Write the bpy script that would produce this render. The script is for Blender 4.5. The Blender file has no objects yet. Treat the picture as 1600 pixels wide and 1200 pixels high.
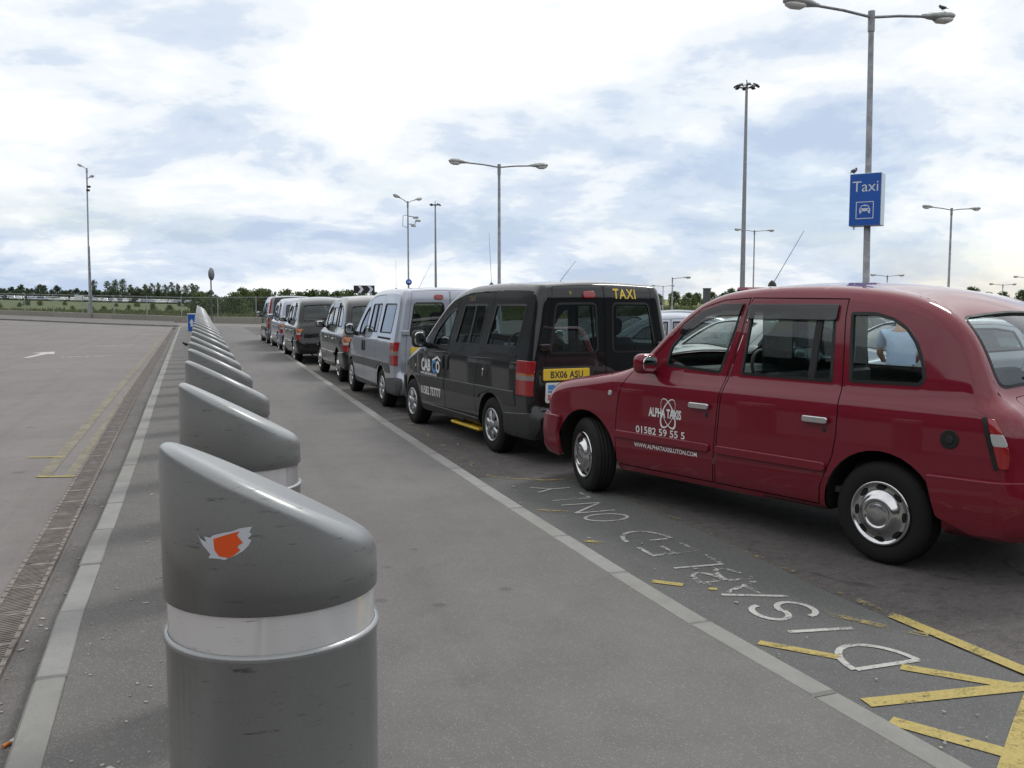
import bpy, bmesh, math, random
import numpy as np
from mathutils import Vector, Matrix
from mathutils.geometry import delaunay_2d_cdt

scene = bpy.context.scene
COL = scene.collection
RAD = math.radians

# ------------------------------------------------------------------ camera
cam_data = bpy.data.cameras.new("camera")
cam_data.sensor_width = 36.0
cam_data.lens = 36.0 * 1450.0 / 1600.0
cam_data.clip_start = 0.05
cam_data.clip_end = 6000.0
cam = bpy.data.objects.new("camera", cam_data)
COL.objects.link(cam)
cam.location = (0.0, 0.0, 1.70)
cam.rotation_euler = (RAD(90.0) - math.atan(128.0 / 1450.0), 0.0, RAD(-18.7))
scene.camera = cam

# ------------------------------------------------------------------ world / sky
SUN_EL, SUN_AZ = 52.0, 62.0          # azimuth clockwise from +Y
world = bpy.data.worlds.new("World")
scene.world = world
world.use_nodes = True
wn, wl = world.node_tree.nodes, world.node_tree.links
wn.clear()
w_out = wn.new("ShaderNodeOutputWorld")
sky = wn.new("ShaderNodeTexSky")
sky.sky_type = 'NISHITA'
sky.sun_disc = False
sky.sun_elevation = RAD(SUN_EL)
sky.sun_rotation = RAD(SUN_AZ)
bg_sky = wn.new("ShaderNodeBackground")
bg_sky.inputs[1].default_value = 0.12
wl.new(sky.outputs[0], bg_sky.inputs[0])
tc = wn.new("ShaderNodeTexCoord")
sep = wn.new("ShaderNodeSeparateXYZ")
wl.new(tc.outputs['Generated'], sep.inputs[0])


def wmath(op, a, b=None, clamp=False):
    n = wn.new("ShaderNodeMath")
    n.operation = op
    n.use_clamp = clamp
    for i, v in enumerate((a, b)):
        if v is None:
            continue
        if isinstance(v, (int, float)):
            n.inputs[i].default_value = v
        else:
            wl.new(v, n.inputs[i])
    return n.outputs[0]


zz = wmath('MAXIMUM', sep.outputs[2], 0.0)
den = wmath('ADD', zz, 0.27)
comb = wn.new("ShaderNodeCombineXYZ")
wl.new(wmath('DIVIDE', sep.outputs[0], den), comb.inputs[0])
wl.new(wmath('DIVIDE', sep.outputs[1], den), comb.inputs[1])
wl.new(wmath('MULTIPLY', zz, 1.5), comb.inputs[2])


def wnoise(scale, detail, rough, off, dist=0.0):
    m = wn.new("ShaderNodeMapping")
    m.inputs['Location'].default_value = off
    wl.new(comb.outputs[0], m.inputs[0])
    n = wn.new("ShaderNodeTexNoise")
    n.inputs['Scale'].default_value = scale
    n.inputs['Detail'].default_value = detail
    n.inputs['Roughness'].default_value = rough
    n.inputs['Distortion'].default_value = dist
    wl.new(m.outputs[0], n.inputs['Vector'])
    return n.outputs['Fac']


def wramp(fac, stops):
    r = wn.new("ShaderNodeValToRGB")
    els = r.color_ramp.elements
    while len(els) < len(stops):
        els.new(0.5)
    for e, (p, c) in zip(els, stops):
        e.position = p
        e.color = c if len(c) == 4 else (*c, 1)
    r.color_ramp.interpolation = 'EASE'
    wl.new(fac, r.inputs[0])
    return r.outputs[0]


cover = wramp(wnoise(0.95, 7, 0.56, (3.1, 1.7, 0.4), 0.35), [(0.30, (0, 0, 0)), (0.50, (1, 1, 1))])
shade_f = wmath('ADD', wnoise(1.75, 10, 0.58, (4.3, -2.2, 1.9), 0.20), wmath('MULTIPLY', wmath('SUBTRACT', wmath('MINIMUM', zz, 0.4), 0.10), 0.40))
shade = wramp(shade_f,
              [(0.36, (0.54, 0.65, 0.83)), (0.45, (0.70, 0.79, 0.92)), (0.515, (0.90, 0.95, 1.0)), (0.59, (1.06, 1.08, 1.10)), (0.75, (1.28, 1.28, 1.28))])
bg_cl = wn.new("ShaderNodeBackground")
wl.new(shade, bg_cl.inputs[0])
bg_cl.inputs[1].default_value = 1.0
mixw = wn.new("ShaderNodeMixShader")
wl.new(wmath('ADD', wmath('MULTIPLY', cover, 0.45), 0.55), mixw.inputs[0])
wl.new(bg_sky.outputs[0], mixw.inputs[1])
wl.new(bg_cl.outputs[0], mixw.inputs[2])
wl.new(mixw.outputs[0], w_out.inputs[0])

# ------------------------------------------------------------------ sun
sun_data = bpy.data.lights.new("sun", 'SUN')
sun_data.energy = 1.3
sun_data.angle = RAD(14.0)
sun_data.color = (1.0, 0.975, 0.94)
sun = bpy.data.objects.new("sun", sun_data)
COL.objects.link(sun)
sd = Vector((math.sin(RAD(SUN_AZ)) * math.cos(RAD(SUN_EL)), math.cos(RAD(SUN_AZ)) * math.cos(RAD(SUN_EL)), math.sin(RAD(SUN_EL))))
sun.rotation_euler = (-sd).to_track_quat('-Z', 'Y').to_euler()

# ------------------------------------------------------------------ exposure
vs = scene.view_settings
vs.view_transform = 'Standard'
vs.look = 'None'
vs.exposure = 0.0
vs.gamma = 1.0
vs.use_curve_mapping = False
scene.cycles.use_denoising = True
scene.cycles.max_bounces = 10
scene.cycles.transparent_max_bounces = 24

# ================================================================== helpers
MATS = {}


def new_mat(name):
    m = bpy.data.materials.new(name)
    m.use_nodes = True
    m.node_tree.nodes.clear()
    MATS[name] = m
    nt = m.node_tree
    out = nt.nodes.new("ShaderNodeOutputMaterial")
    return m, nt, out


class NT:
    """tiny helper around a node tree"""

    def __init__(s, nt):
        s.nt = nt
        s.n, s.l = nt.nodes, nt.links

    def node(s, t, **inp):
        n = s.n.new(t)
        for k, v in inp.items():
            k = k.replace('_', ' ')
            if hasattr(v, 'is_output'):
                s.l.new(v, n.inputs[k])
            else:
                n.inputs[k].default_value = v
        return n

    def pos(s, scale=(1, 1, 1), obj=False):
        if obj:
            g = s.n.new("ShaderNodeTexCoord").outputs['Object']
        else:
            g = s.n.new("ShaderNodeNewGeometry").outputs['Position']
        m = s.n.new("ShaderNodeMapping")
        m.inputs['Scale'].default_value = scale
        s.l.new(g, m.inputs[0])
        return m.outputs[0]

    def noise(s, vec, scale, detail=4, rough=0.5, dist=0.0):
        n = s.node("ShaderNodeTexNoise", Scale=scale, Detail=detail, Roughness=rough, Distortion=dist)
        s.l.new(vec, n.inputs['Vector'])
        return n.outputs['Fac']

    def ramp(s, fac, stops, interp='LINEAR'):
        r = s.n.new("ShaderNodeValToRGB")
        e = r.color_ramp.elements
        while len(e) < len(stops):
            e.new(0.5)
        for el, (p, c) in zip(e, stops):
            el.position = p
            if isinstance(c, (int, float)):
                c = (c, c, c)
            el.color = (*c[:3], 1)
        r.color_ramp.interpolation = interp
        s.l.new(fac, r.inputs[0])
        return r.outputs[0]

    def mix(s, fac, a, b, blend='MIX'):
        n = s.n.new("ShaderNodeMix")
        n.data_type = 'RGBA'
        n.blend_type = blend
        for sock, v in ((n.inputs[0], fac), (n.inputs[6], a), (n.inputs[7], b)):
            if hasattr(v, 'is_output'):
                s.l.new(v, sock)
            elif isinstance(v, (int, float)) and sock.type == 'RGBA':
                sock.default_value = (v, v, v, 1)
            elif isinstance(v, (int, float)):
                sock.default_value = v
            else:
                sock.default_value = (*v[:3], 1)
        return n.outputs[2]

    def math(s, op, a, b=None, clamp=False):
        n = s.n.new("ShaderNodeMath")
        n.operation = op
        n.use_clamp = clamp
        for i, v in enumerate((a, b)):
            if v is None:
                continue
            if hasattr(v, 'is_output'):
                s.l.new(v, n.inputs[i])
            else:
                n.inputs[i].default_value = v
        return n.outputs[0]

    def bump(s, h, strength, dist):
        b = s.node("ShaderNodeBump", Strength=strength, Distance=dist)
        s.l.new(h, b.inputs['Height'])
        return b.outputs[0]

    def bsdf(s, base, rough=0.5, metal=0.0, coat=0.0, spec=0.5, normal=None, coat_rough=0.05):
        p = s.n.new("ShaderNodeBsdfPrincipled")
        for k, v in (('Base Color', base), ('Roughness', rough), ('Metallic', metal), ('Coat Weight', coat),
                     ('Specular IOR Level', spec), ('Coat Roughness', coat_rough)):
            if hasattr(v, 'is_output'):
                s.l.new(v, p.inputs[k])
            elif k == 'Base Color':
                p.inputs[k].default_value = (*v[:3], 1)
            else:
                p.inputs[k].default_value = v
        if normal is not None:
            s.l.new(normal, p.inputs['Normal'])
        return p.outputs[0]


def simple(name, base, rough=0.5, metal=0.0, coat=0.0, spec=0.5, var=0.0, vscale=8.0, rvar=0.0, obj=True):
    if name in MATS:
        return MATS[name]
    m, nt, out = new_mat(name)
    t = NT(nt)
    col = base
    r = rough
    if var or rvar:
        n = t.noise(t.pos(obj=obj), vscale, 6, 0.6)
        if var:
            col = t.mix(t.ramp(n, [(0.3, 0.0), (0.7, 1.0)]), [c * (1 - var) for c in base], [min(1, c * (1 + var)) for c in base])
        if rvar:
            r = t.ramp(n, [(0.3, max(0, rough - rvar)), (0.7, min(1, rough + rvar))])
    nt.links.new(t.bsdf(col, r, metal, coat, spec), out.inputs[0])
    return m


def car_paint(name, base, rough=0.32, metal=0.0, dirt=0.25):
    """clear-coated paint, road film thicker toward the sill (object space), slight orange peel"""
    m, nt, out = new_mat(name)
    t = NT(nt)
    p = t.pos(obj=True)
    n = t.noise(p, 3.0, 6, 0.6)
    sx = nt.nodes.new("ShaderNodeSeparateXYZ")
    nt.links.new(p, sx.inputs[0])
    low = t.ramp(sx.outputs[2], [(0.25, 1.0), (0.55, 0.0)])
    d = t.math('MULTIPLY', low, t.ramp(n, [(0.35, 0.3), (0.7, 1.0)]))
    d = t.math('MULTIPLY', d, dirt)
    col = t.mix(d, base, (0.12, 0.105, 0.09))
    rr = t.math('ADD', t.math('MULTIPLY', d, 0.5), rough)
    cr = t.math('ADD', t.math('MULTIPLY', d, 0.5), 0.035)
    nt.links.new(t.bsdf(col, rr, metal, 1.0, 0.07, None, cr), out.inputs[0])
    return m


def glass_mat(name, tint, rough=0.0, refl=1.0):
    m, nt, out = new_mat(name)
    t = NT(nt)
    tr = t.node("ShaderNodeBsdfTransparent", Color=(*tint, 1)).outputs[0]
    gl = t.node("ShaderNodeBsdfGlossy", Color=(0.95, 0.97, 1.0, 1), Roughness=rough).outputs[0]
    fa = t.node("ShaderNodeLayerWeight", Blend=0.5).outputs['Facing']
    fac = t.math('ADD', t.math('MULTIPLY', t.math('POWER', fa, 4.0), 0.85), 0.055 * refl, True)
    mx = nt.nodes.new("ShaderNodeMixShader")
    nt.links.new(fac, mx.inputs[0])
    nt.links.new(tr, mx.inputs[1])
    nt.links.new(gl, mx.inputs[2])
    nt.links.new(mx.outputs[0], out.inputs[0])
    return m


def asphalt(name, c1, c2, speck=0.5, grain=1.0, stains=None, rough=0.85, streak=None, spots=None):
    m, nt, out = new_mat(name)
    t = NT(nt)
    p = t.pos()
    big = t.noise(p, 0.35, 6, 0.62, 0.6)
    mid = t.noise(p, 3.2, 7, 0.68, 0.3)
    fine = t.noise(p, 120.0, 3, 0.7)
    agg = t.node("ShaderNodeTexVoronoi", Scale=170.0)
    nt.links.new(p, agg.inputs['Vector'])
    col = t.mix(t.ramp(big, [(0.32, 0.0), (0.68, 1.0)]), c1, c2)
    col = t.mix(t.ramp(mid, [(0.30, 0.35), (0.5, 0.0), (0.72, 0.0)]), col, [c * 0.72 for c in c1])
    col = t.mix(t.ramp(mid, [(0.55, 0.0), (0.8, 0.30)]), col, [min(1, c * 1.28) for c in c2])
    col = t.mix(t.ramp(fine, [(0.28, 0.55 * speck), (0.5, 0.0)]), col, [c * 0.40 for c in c1])
    sp = nt.nodes.new("ShaderNodeSeparateColor")
    nt.links.new(agg.outputs['Color'], sp.inputs[0])
    col = t.mix(t.ramp(sp.outputs[0], [(0.90 - 0.05 * speck, 0.0), (0.97, 0.55 * speck)]), col, [min(1, c * 1.9 + 0.05) for c in c2])
    if streak:                       # long tyre-worn bands along the lane (world Y)
        ps = t.pos((1.1, 0.035, 1))
        sn = t.noise(ps, 2.6, 5, 0.6)
        col = t.mix(t.ramp(sn, [(0.48, 0.0), (0.66, streak)]), col, [c * 0.55 for c in c1])
    if stains:                       # oil spots
        on = t.noise(p, 1.5, 3, 0.5, 1.5)
        col = t.mix(t.ramp(on, [(0.66, 0.0), (0.74, stains)]), col, [c * 0.35 for c in c1])
        mo = t.noise(t.pos((5.0, 9.0, 1)), 1.6, 6, 0.75, 0.4)
        col = t.mix(t.ramp(mo, [(0.50, 0.0), (0.62, stains * 0.55)]), col, [c * 0.45 for c in c1])
        sv = t.noise(t.pos((2.0, 5.0, 1)), 3.1, 5, 0.7, 0.8)
        col = t.mix(t.ramp(sv, [(0.62, 0.0), (0.72, stains * 0.8)]), col, [c * 0.45 for c in c1])
    if spots:                        # trodden gum and drips
        gv = t.node("ShaderNodeTexVoronoi", Scale=spots)
        nt.links.new(p, gv.inputs['Vector'])
        col = t.mix(t.ramp(gv.outputs['Distance'], [(0.045, 0.5), (0.075, 0.0)]), col, [c * 0.55 for c in c1])
    h = t.math('ADD', fine, t.math('MULTIPLY', agg.outputs['Distance'], 0.8))
    nrm = t.bump(h, 0.55 * grain, 0.006)
    nt.links.new(t.bsdf(col, rough, 0, 0, 0.35, nrm), out.inputs[0])
    return m


def worn_paint(name, col, keep=0.5, soft=0.10, scale=9.0, dark=0.75):
    """road paint: noise decides where the paint is left (the rest shows the asphalt below)"""
    m, nt, out = new_mat(name)
    t = NT(nt)
    p = t.pos()
    n1 = t.noise(p, scale, 7, 0.75, 0.5)
    n2 = t.noise(p, scale * 9, 4, 0.7)
    nn = t.math('ADD', t.math('MULTIPLY', n1, 0.72), t.math('MULTIPLY', n2, 0.28))
    fac = t.ramp(nn, [(1 - keep - soft, 0.0), (1 - keep + soft, 1.0)])
    c = t.mix(t.ramp(n2, [(0.3, 1.0), (0.6, 0.0)]), col, [x * dark for x in col])
    b = t.bsdf(c, 0.75, 0, 0, 0.4)
    tr = t.node("ShaderNodeBsdfTransparent").outputs[0]
    mx = nt.nodes.new("ShaderNodeMixShader")
    nt.links.new(fac, mx.inputs[0])
    nt.links.new(tr, mx.inputs[1])
    nt.links.new(b, mx.inputs[2])
    nt.links.new(mx.outputs[0], out.inputs[0])
    return m


def tag(o, label=None, cat=None, group=None, kind=None):
    if label:
        o["label"] = label
    if cat:
        o["category"] = cat
    if group:
        o["group"] = group
    if kind:
        o["kind"] = kind
    return o


def link(o, parent=None):
    COL.objects.link(o)
    if parent is not None:
        o.parent = parent
    return o


def empty(name, loc=(0, 0, 0), rz=0.0, parent=None):
    o = bpy.data.objects.new(name, None)
    o.empty_display_size = 0.2
    o.location = loc
    o.rotation_euler = (0, 0, rz)
    return link(o, parent)


def mesh_obj(name, verts, faces, mat, parent=None, smooth=False, normals=None, loc=None, rz=None):
    me = bpy.data.meshes.new(name)
    me.from_pydata([tuple(map(float, v)) for v in verts], [], [tuple(map(int, f)) for f in faces])
    if smooth or normals is not None:
        me.polygons.foreach_set("use_smooth", [True] * len(me.polygons))
    me.update()
    if normals is not None:
        me.normals_split_custom_set_from_vertices([tuple(map(float, n)) for n in normals])
    o = bpy.data.objects.new(name, me)
    me.materials.append(mat)
    if loc is not None:
        o.location = loc
    if rz is not None:
        o.rotation_euler = (0, 0, rz)
    return link(o, parent)


class MB:
    """mesh buffer: collect shapes, then build one object"""

    def __init__(s):
        s.v, s.f, s.sm = [], [], []

    def add(s, verts, faces, smooth=False):
        k = len(s.v)
        s.v += [tuple(map(float, v)) for v in verts]
        s.f += [tuple(i + k for i in f) for f in faces]
        s.sm += [smooth] * len(faces)
        return s

    def box(s, c, size, rot=None, bev=0.0):
        x, y, z = [a / 2 for a in size]
        if bev > 0:
            b = min(bev, x * 0.98, y * 0.98, z * 0.98)
            vs_ = []
            for sx in (-1, 1):
                for sy in (-1, 1):
                    for sz in (-1, 1):
                        vs_ += [(sx * x, sy * (y - b), sz * (z - b)), (sx * (x - b), sy * y, sz * (z - b)), (sx * (x - b), sy * (y - b), sz * z)]
            bm = bmesh.new()
            for v in vs_:
                bm.verts.new(v)
            r = bmesh.ops.convex_hull(bm, input=bm.verts[:])
            bm.verts.index_update()
            vl = [v.co.copy() for v in bm.verts]
            fl = [[v.index for v in f.verts] for f in bm.faces]
            bm.free()
        else:
            vl = [Vector((sx * x, sy * y, sz * z)) for sx in (-1, 1) for sy in (-1, 1) for sz in (-1, 1)]
            fl = [(0, 1, 3, 2), (4, 6, 7, 5), (0, 4, 5, 1), (2, 3, 7, 6), (0, 2, 6, 4), (1, 5, 7, 3)]
        M = rot.to_matrix() if hasattr(rot, 'to_matrix') else (rot if rot is not None else Matrix.Identity(3))
        c = Vector(c)
        return s.add([M @ v + c for v in vl], fl)

    def tube(s, pts, radii, n=10, caps=True, smooth=True):
        pts = [Vector(p) for p in pts]
        if isinstance(radii, (int, float)):
            radii = [radii] * len(pts)
        k0 = len(s.v)
        ref = None
        vs_, fs_ = [], []
        for i, p in enumerate(pts):
            t = (pts[min(i + 1, len(pts) - 1)] - pts[max(i - 1, 0)]).normalized()
            if ref is None:
                ref = Vector((0, 0, 1)) if abs(t.z) < 0.9 else Vector((1, 0, 0))
            a = t.cross(ref).normalized()
            b = a.cross(t).normalized()
            ref = b
            for j in range(n):
                w = 2 * math.pi * j / n
                vs_.append(p + (a * math.cos(w) + b * math.sin(w)) * radii[i])
        for i in range(len(pts) - 1):
            for j in range(n):
                fs_.append((i * n + j, i * n + (j + 1) % n, (i + 1) * n + (j + 1) % n, (i + 1) * n + j))
        s.add(vs_, fs_, smooth)
        if caps:
            s.add(vs_[:n], [tuple(range(n))])
            s.add(vs_[-n:], [tuple(reversed(range(n)))])
        return s

    def lathe(s, prof, n=32, axis='z', c=(0, 0, 0), smooth=True):
        vs_, fs_ = [], []
        for r, h in prof:
            for j in range(n):
                w = 2 * math.pi * j / n
                a, b = r * math.cos(w), r * math.sin(w)
                v = (a, b, h) if axis == 'z' else ((a, h, b) if axis == 'y' else (h, a, b))
                vs_.append((v[0] + c[0], v[1] + c[1], v[2] + c[2]))
        for i in range(len(prof) - 1):
            for j in range(n):
                q = (i * n + j, i * n + (j + 1) % n, (i + 1) * n + (j + 1) % n, (i + 1) * n + j)
                fs_.append(q if axis != 'y' else q[::-1])
        return s.add(vs_, fs_, smooth)

    def ell(s, c, r, n=16, m=10, smooth=True, rot=None, p=1.0):
        vs_, fs_ = [], []
        M = rot.to_matrix() if rot is not None else Matrix.Identity(3)

        def sp(v):
            return math.copysign(abs(v) ** p, v)
        for i in range(m + 1):
            th = math.pi * i / m
            for j in range(n):
                ph = 2 * math.pi * j / n
                v = Vector((r[0] * sp(math.sin(th)) * sp(math.cos(ph)), r[1] * sp(math.sin(th)) * sp(math.sin(ph)), r[2] * sp(math.cos(th))))
                vs_.append(M @ v + Vector(c))
        for i in range(m):
            for j in range(n):
                fs_.append((i * n + j, (i + 1) * n + j, (i + 1) * n + (j + 1) % n, i * n + (j + 1) % n))
        return s.add(vs_, fs_, smooth)

    def build(s, name, mat, parent=None, loc=None, rz=None):
        me = bpy.data.meshes.new(name)
        me.from_pydata(s.v, [], s.f)
        me.polygons.foreach_set("use_smooth", s.sm)
        me.materials.append(mat)
        me.update()
        o = bpy.data.objects.new(name, me)
        if loc is not None:
            o.location = loc
        if rz is not None:
            o.rotation_euler = (0, 0, rz)
        return link(o, parent)


def copy_tree(o, parent=None, matmap=None):
    c = o.copy()
    COL.objects.link(c)
    c.parent = parent
    if matmap and c.type == 'MESH' and c.material_slots and c.material_slots[0].material:
        k = c.material_slots[0].material.name
        if k in matmap:
            c.material_slots[0].link = 'OBJECT'
            c.material_slots[0].material = matmap[k]
    for ch in list(o.children):
        copy_tree(ch, c, matmap)
    return c


def text_mesh(txt, size=1.0, spacing=1.0, bold=0.0, xscale=1.0, shear=0.0):
    cu = bpy.data.curves.new("lettering", 'FONT')
    cu.body = txt
    cu.size = size
    cu.space_character = spacing
    cu.offset = bold
    cu.shear = shear
    cu.resolution_u = 3
    cu.align_x = 'LEFT'
    ob = bpy.data.objects.new("lettering_tmp", cu)
    COL.objects.link(ob)
    dg = bpy.context.evaluated_depsgraph_get()
    me = bpy.data.meshes.new_from_object(ob.evaluated_get(dg))
    v = np.array([q.co[:] for q in me.vertices]).reshape(-1, 3)
    f = [tuple(p.vertices) for p in me.polygons]
    bpy.data.objects.remove(ob)
    bpy.data.meshes.remove(me)
    bpy.data.curves.remove(cu)
    v = v[:, :2]
    v[:, 0] *= xscale
    return v, f
# ================================================================== setting
random.seed(7)
RNG = np.random.default_rng(11)


def sstep(a, b, x):
    t = np.clip((np.asarray(x, float) - a) / (b - a), 0, 1)
    return t * t * (3 - 2 * t)


def gz(x, y):
    x = np.asarray(x, float)
    y = np.asarray(y, float)
    up = 0.026 * np.clip(-x - 1.0, 0, 60) * sstep(40, 80, y)
    return up + 1.0 * sstep(100, 250, np.hypot(x, y))


def poly_at(poly, y):
    p = np.array(poly, float)
    return np.interp(y, p[:, 1], p[:, 0])


RK = [(2.40, -9), (2.38, 2.4), (2.32, 3.2), (2.26, 4.3), (2.25, 7), (2.27, 12), (2.45, 25.5), (2.59, 37), (2.72, 46)]
LK = [(-0.50, -9), (-0.54, 3.4), (-0.59, 5.1), (-0.60, 10), (-0.68, 18), (-0.85, 40), (-1.02, 66)]
DR = [(-0.95, -9), (-0.97, 3), (-1.0, 5.7), (-1.06, 10), (-1.16, 18), (-1.42, 62)]
KW = 0.135

M_PAVE = asphalt("pavement_asphalt", (0.140, 0.134, 0.130), (0.180, 0.173, 0.168), 0.5, 0.8, None, 0.85, 0.18, 1.7)
M_ROADL = asphalt("car_park_asphalt", (0.170, 0.157, 0.150), (0.212, 0.197, 0.189), 0.4, 0.7, None, 0.85, 0.15, 0.9)
M_ROADR = asphalt("taxi_lane_asphalt", (0.088, 0.081, 0.078), (0.146, 0.135, 0.129), 0.6, 1.0, 0.8, 0.82, 0.3)
M_BAY = asphalt("bay_asphalt", (0.113, 0.114, 0.111), (0.140, 0.141, 0.137), 0.6, 1.2, None, 0.8)
M_EDGE = asphalt("gutter_asphalt", (0.125, 0.116, 0.110), (0.165, 0.155, 0.147), 0.7, 1.0, 0.35)
M_GRASS = asphalt("grass_ground", (0.055, 0.080, 0.024), (0.105, 0.120, 0.042), 0.4, 0.5, None, 0.95)


def sheet(name, xs, ys, z0, mat, parent=None, kind='structure', fx=None):
    """grid sheet that follows the land; xs may be two functions of y (left/right borders)"""
    v, f = [], []
    ny = len(ys)
    for yy in ys:
        row = xs(yy) if callable(xs) else xs
        for xx in row:
            v.append((xx, yy, float(gz(xx, yy)) + z0))
    nx = len(row)
    for j in range(ny - 1):
        for i in range(nx - 1):
            a = j * nx + i
            f.append((a, a + 1, a + nx + 1, a + nx))
    o = mesh_obj(name, v, f, mat, parent)
    if kind and parent is None:
        tag(o, kind=kind)
    return o


gx = np.concatenate([[-3000, -1500, -700, -350], np.arange(-200, 201, 5.0), [350, 700, 1500, 3000]])
gy = np.concatenate([[-600, -200, -60], np.arange(-20, 301, 5.0), [400, 600, 900, 1500, 3000]])
ground = sheet("ground", gx, gy, -0.06, M_GRASS)

# far kerb of the turning road and the wall line behind it
FK = [(-1.15, 67.5), (-6.0, 71.5), (-14.3, 79.8), (-24.0, 89.0)]          # far kerb line of the left road
WL = [(-31.0, 112.8), (-17.8, 98.9), (-6.8, 87.2), (4.4, 75.5), (12.5, 67.0)]   # low wall line


def far_edge(x):
    p = sorted(FK)
    return float(np.interp(x, [q[0] for q in p], [q[1] for q in p]))


# left road (car park) follows the far kerb; right lane and forecourt
road_left = None
vs_, fs_ = [], []
xl = np.concatenate([np.linspace(-60, -12, 17), np.linspace(-10, -1.2, 8), [-0.9]])
tl = np.linspace(0, 1, 50)
for t_ in tl:
    for i, xx in enumerate(xl):
        y1 = far_edge(xx) if xx > -24 else 89 + (-24 - xx) * 0.95
        yy = -9 + (y1 + 9) * t_
        if i == len(xl) - 1:
            xx = poly_at(LK, yy) - KW * 0.5
        vs_.append((xx, yy, float(gz(xx, yy))))
n_ = len(xl)
for j in range(len(tl) - 1):
    for i in range(n_ - 1):
        a = j * n_ + i
        fs_.append((a, a + 1, a + n_ + 1, a + n_))
road_left = mesh_obj("road", vs_, fs_, M_ROADL)
tag(road_left, kind="structure")

ysr = np.concatenate([np.arange(-9, 46, 1.0), np.arange(46, 121, 3.0)])
road_right = sheet("taxi_lane", lambda y: list(poly_at(RK, min(y, 46)) + KW * 0.5 + np.array([0, 1.5, 4, 8, 14, 22, 34, 50, 70, 95])), ysr, 0.0, M_ROADR)
# crossing road between the end of the pavement and the far wall
cross = sheet("crossing_road", lambda y: [poly_at(LK, 66) - 0.05, 0.5, 2.9], np.array([65.8, 68, 71, 74, 77.5]), -0.003, M_ROADL)
cross2 = sheet("crossing_lane", lambda y: [1.5, 2.85], np.array([45.5, 52, 58, 66]), -0.006, M_ROADR)

# pavement, its surface 0.1 m above the road
ysp = np.concatenate([np.arange(-9, 46, 1.0), np.arange(46, 66.1, 2.0)])
pavement = sheet("pavement", lambda y: list(np.linspace(float(poly_at(LK, y)), float(poly_at(RK, min(y, 46))), 6)), ysp, 0.10, M_PAVE)
# darker dirty margin along the left kerb, patched tarmac
sheet("gutter", lambda y: [poly_at(DR, y) + 0.12, poly_at(LK, y) - KW + 0.01], ysp, 0.004, M_EDGE, road_left, None)
sheet("tarmac_margin", lambda y: [poly_at(LK, y) - 0.005, poly_at(LK, y) + 0.76 + 0.005 * y], ysp, 0.104,
      asphalt("margin_asphalt", (0.128, 0.122, 0.117), (0.165, 0.157, 0.150), 0.7, 1.0), pavement, None)

# ------------------------------------------------------------------ kerbs, stone by stone
def kerb_mat(name, c):
    m, nt, out = new_mat(name)
    t = NT(nt)
    p = t.pos()
    info = nt.nodes.new("ShaderNodeObjectInfo")
    n1 = t.noise(p, 5.0, 7, 0.7, 0.4)
    n2 = t.noise(p, 90.0, 3, 0.6)
    col = t.mix(t.ramp(n1, [(0.3, 0.0), (0.7, 1.0)]), [x * 0.80 for x in c], [x * 1.08 for x in c])
    col = t.mix(t.ramp(info.outputs['Random'], [(0.0, 0.38), (1.0, 0.0)]), col, (c[0] * 0.62, c[1] * 0.58, c[2] * 0.52))
    col = t.mix(t.ramp(n2, [(0.3, 0.35), (0.5, 0.0)]), col, [x * 0.6 for x in c])
    col = t.mix(t.ramp(n1, [(0.60, 0.0), (0.72, 0.45)]), col, [x * 0.55 for x in c])
    nt.links.new(t.bsdf(col, 0.85, 0, 0, 0.3, t.bump(n2, 0.4, 0.004)), out.inputs[0])
    return m


M_KERB = kerb_mat("kerb_concrete", (0.295, 0.295, 0.283))
MB_k = MB().box((0, 0, -0.10), (KW, 0.905, 0.212), None, 0.012)
kerb_me = bpy.data.meshes.new("kerb_stone")
kerb_me.from_pydata(MB_k.v, [], MB_k.f)
kerb_me.materials.append(M_KERB)


def kerb_line(name, path, side, y0, y1, z):
    root = tag(empty(name), kind="structure")
    y = y0
    while y < y1:
        ym = y + 0.4575
        xa, xb = float(poly_at(path, y)), float(poly_at(path, y + 0.915))
        o = bpy.data.objects.new("kerb_stone", kerb_me)
        o.location = ((xa + xb) / 2 + side * KW / 2 + random.uniform(-.004, .004), ym, z + random.uniform(-0.004, 0.003))
        o.rotation_euler = (0, random.uniform(-.01, .01), -math.atan2(xb - xa, 0.915) + random.uniform(-.004, .004))
        link(o, root)
        y += 0.915
    return root


kerb_line("kerb", RK, 1, -3.33, 46, 0.097)
kerb_line("kerb", LK, -1, -3.05, 65.5, 0.097)
# far kerb
fk_root = tag(empty("kerb"), kind="structure")
for (xa, ya), (xb, yb) in zip(FK[:-1], FK[1:]):
    L = math.hypot(xb - xa, yb - ya)
    k = int(L / 0.915)
    for i in range(k):
        t_ = (i + 0.5) / k
        px, py = xa + (xb - xa) * t_, ya + (yb - ya) * t_
        o = bpy.data.objects.new("kerb_stone", kerb_me)
        o.location = (px, py, float(gz(px, py)) + 0.12)
        o.rotation_euler = (0, 0, math.atan2(yb - ya, xb - xa) - math.pi / 2)
        o.scale = (1.6, L / k / 0.905, 1)
        link(o, fk_root)
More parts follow.
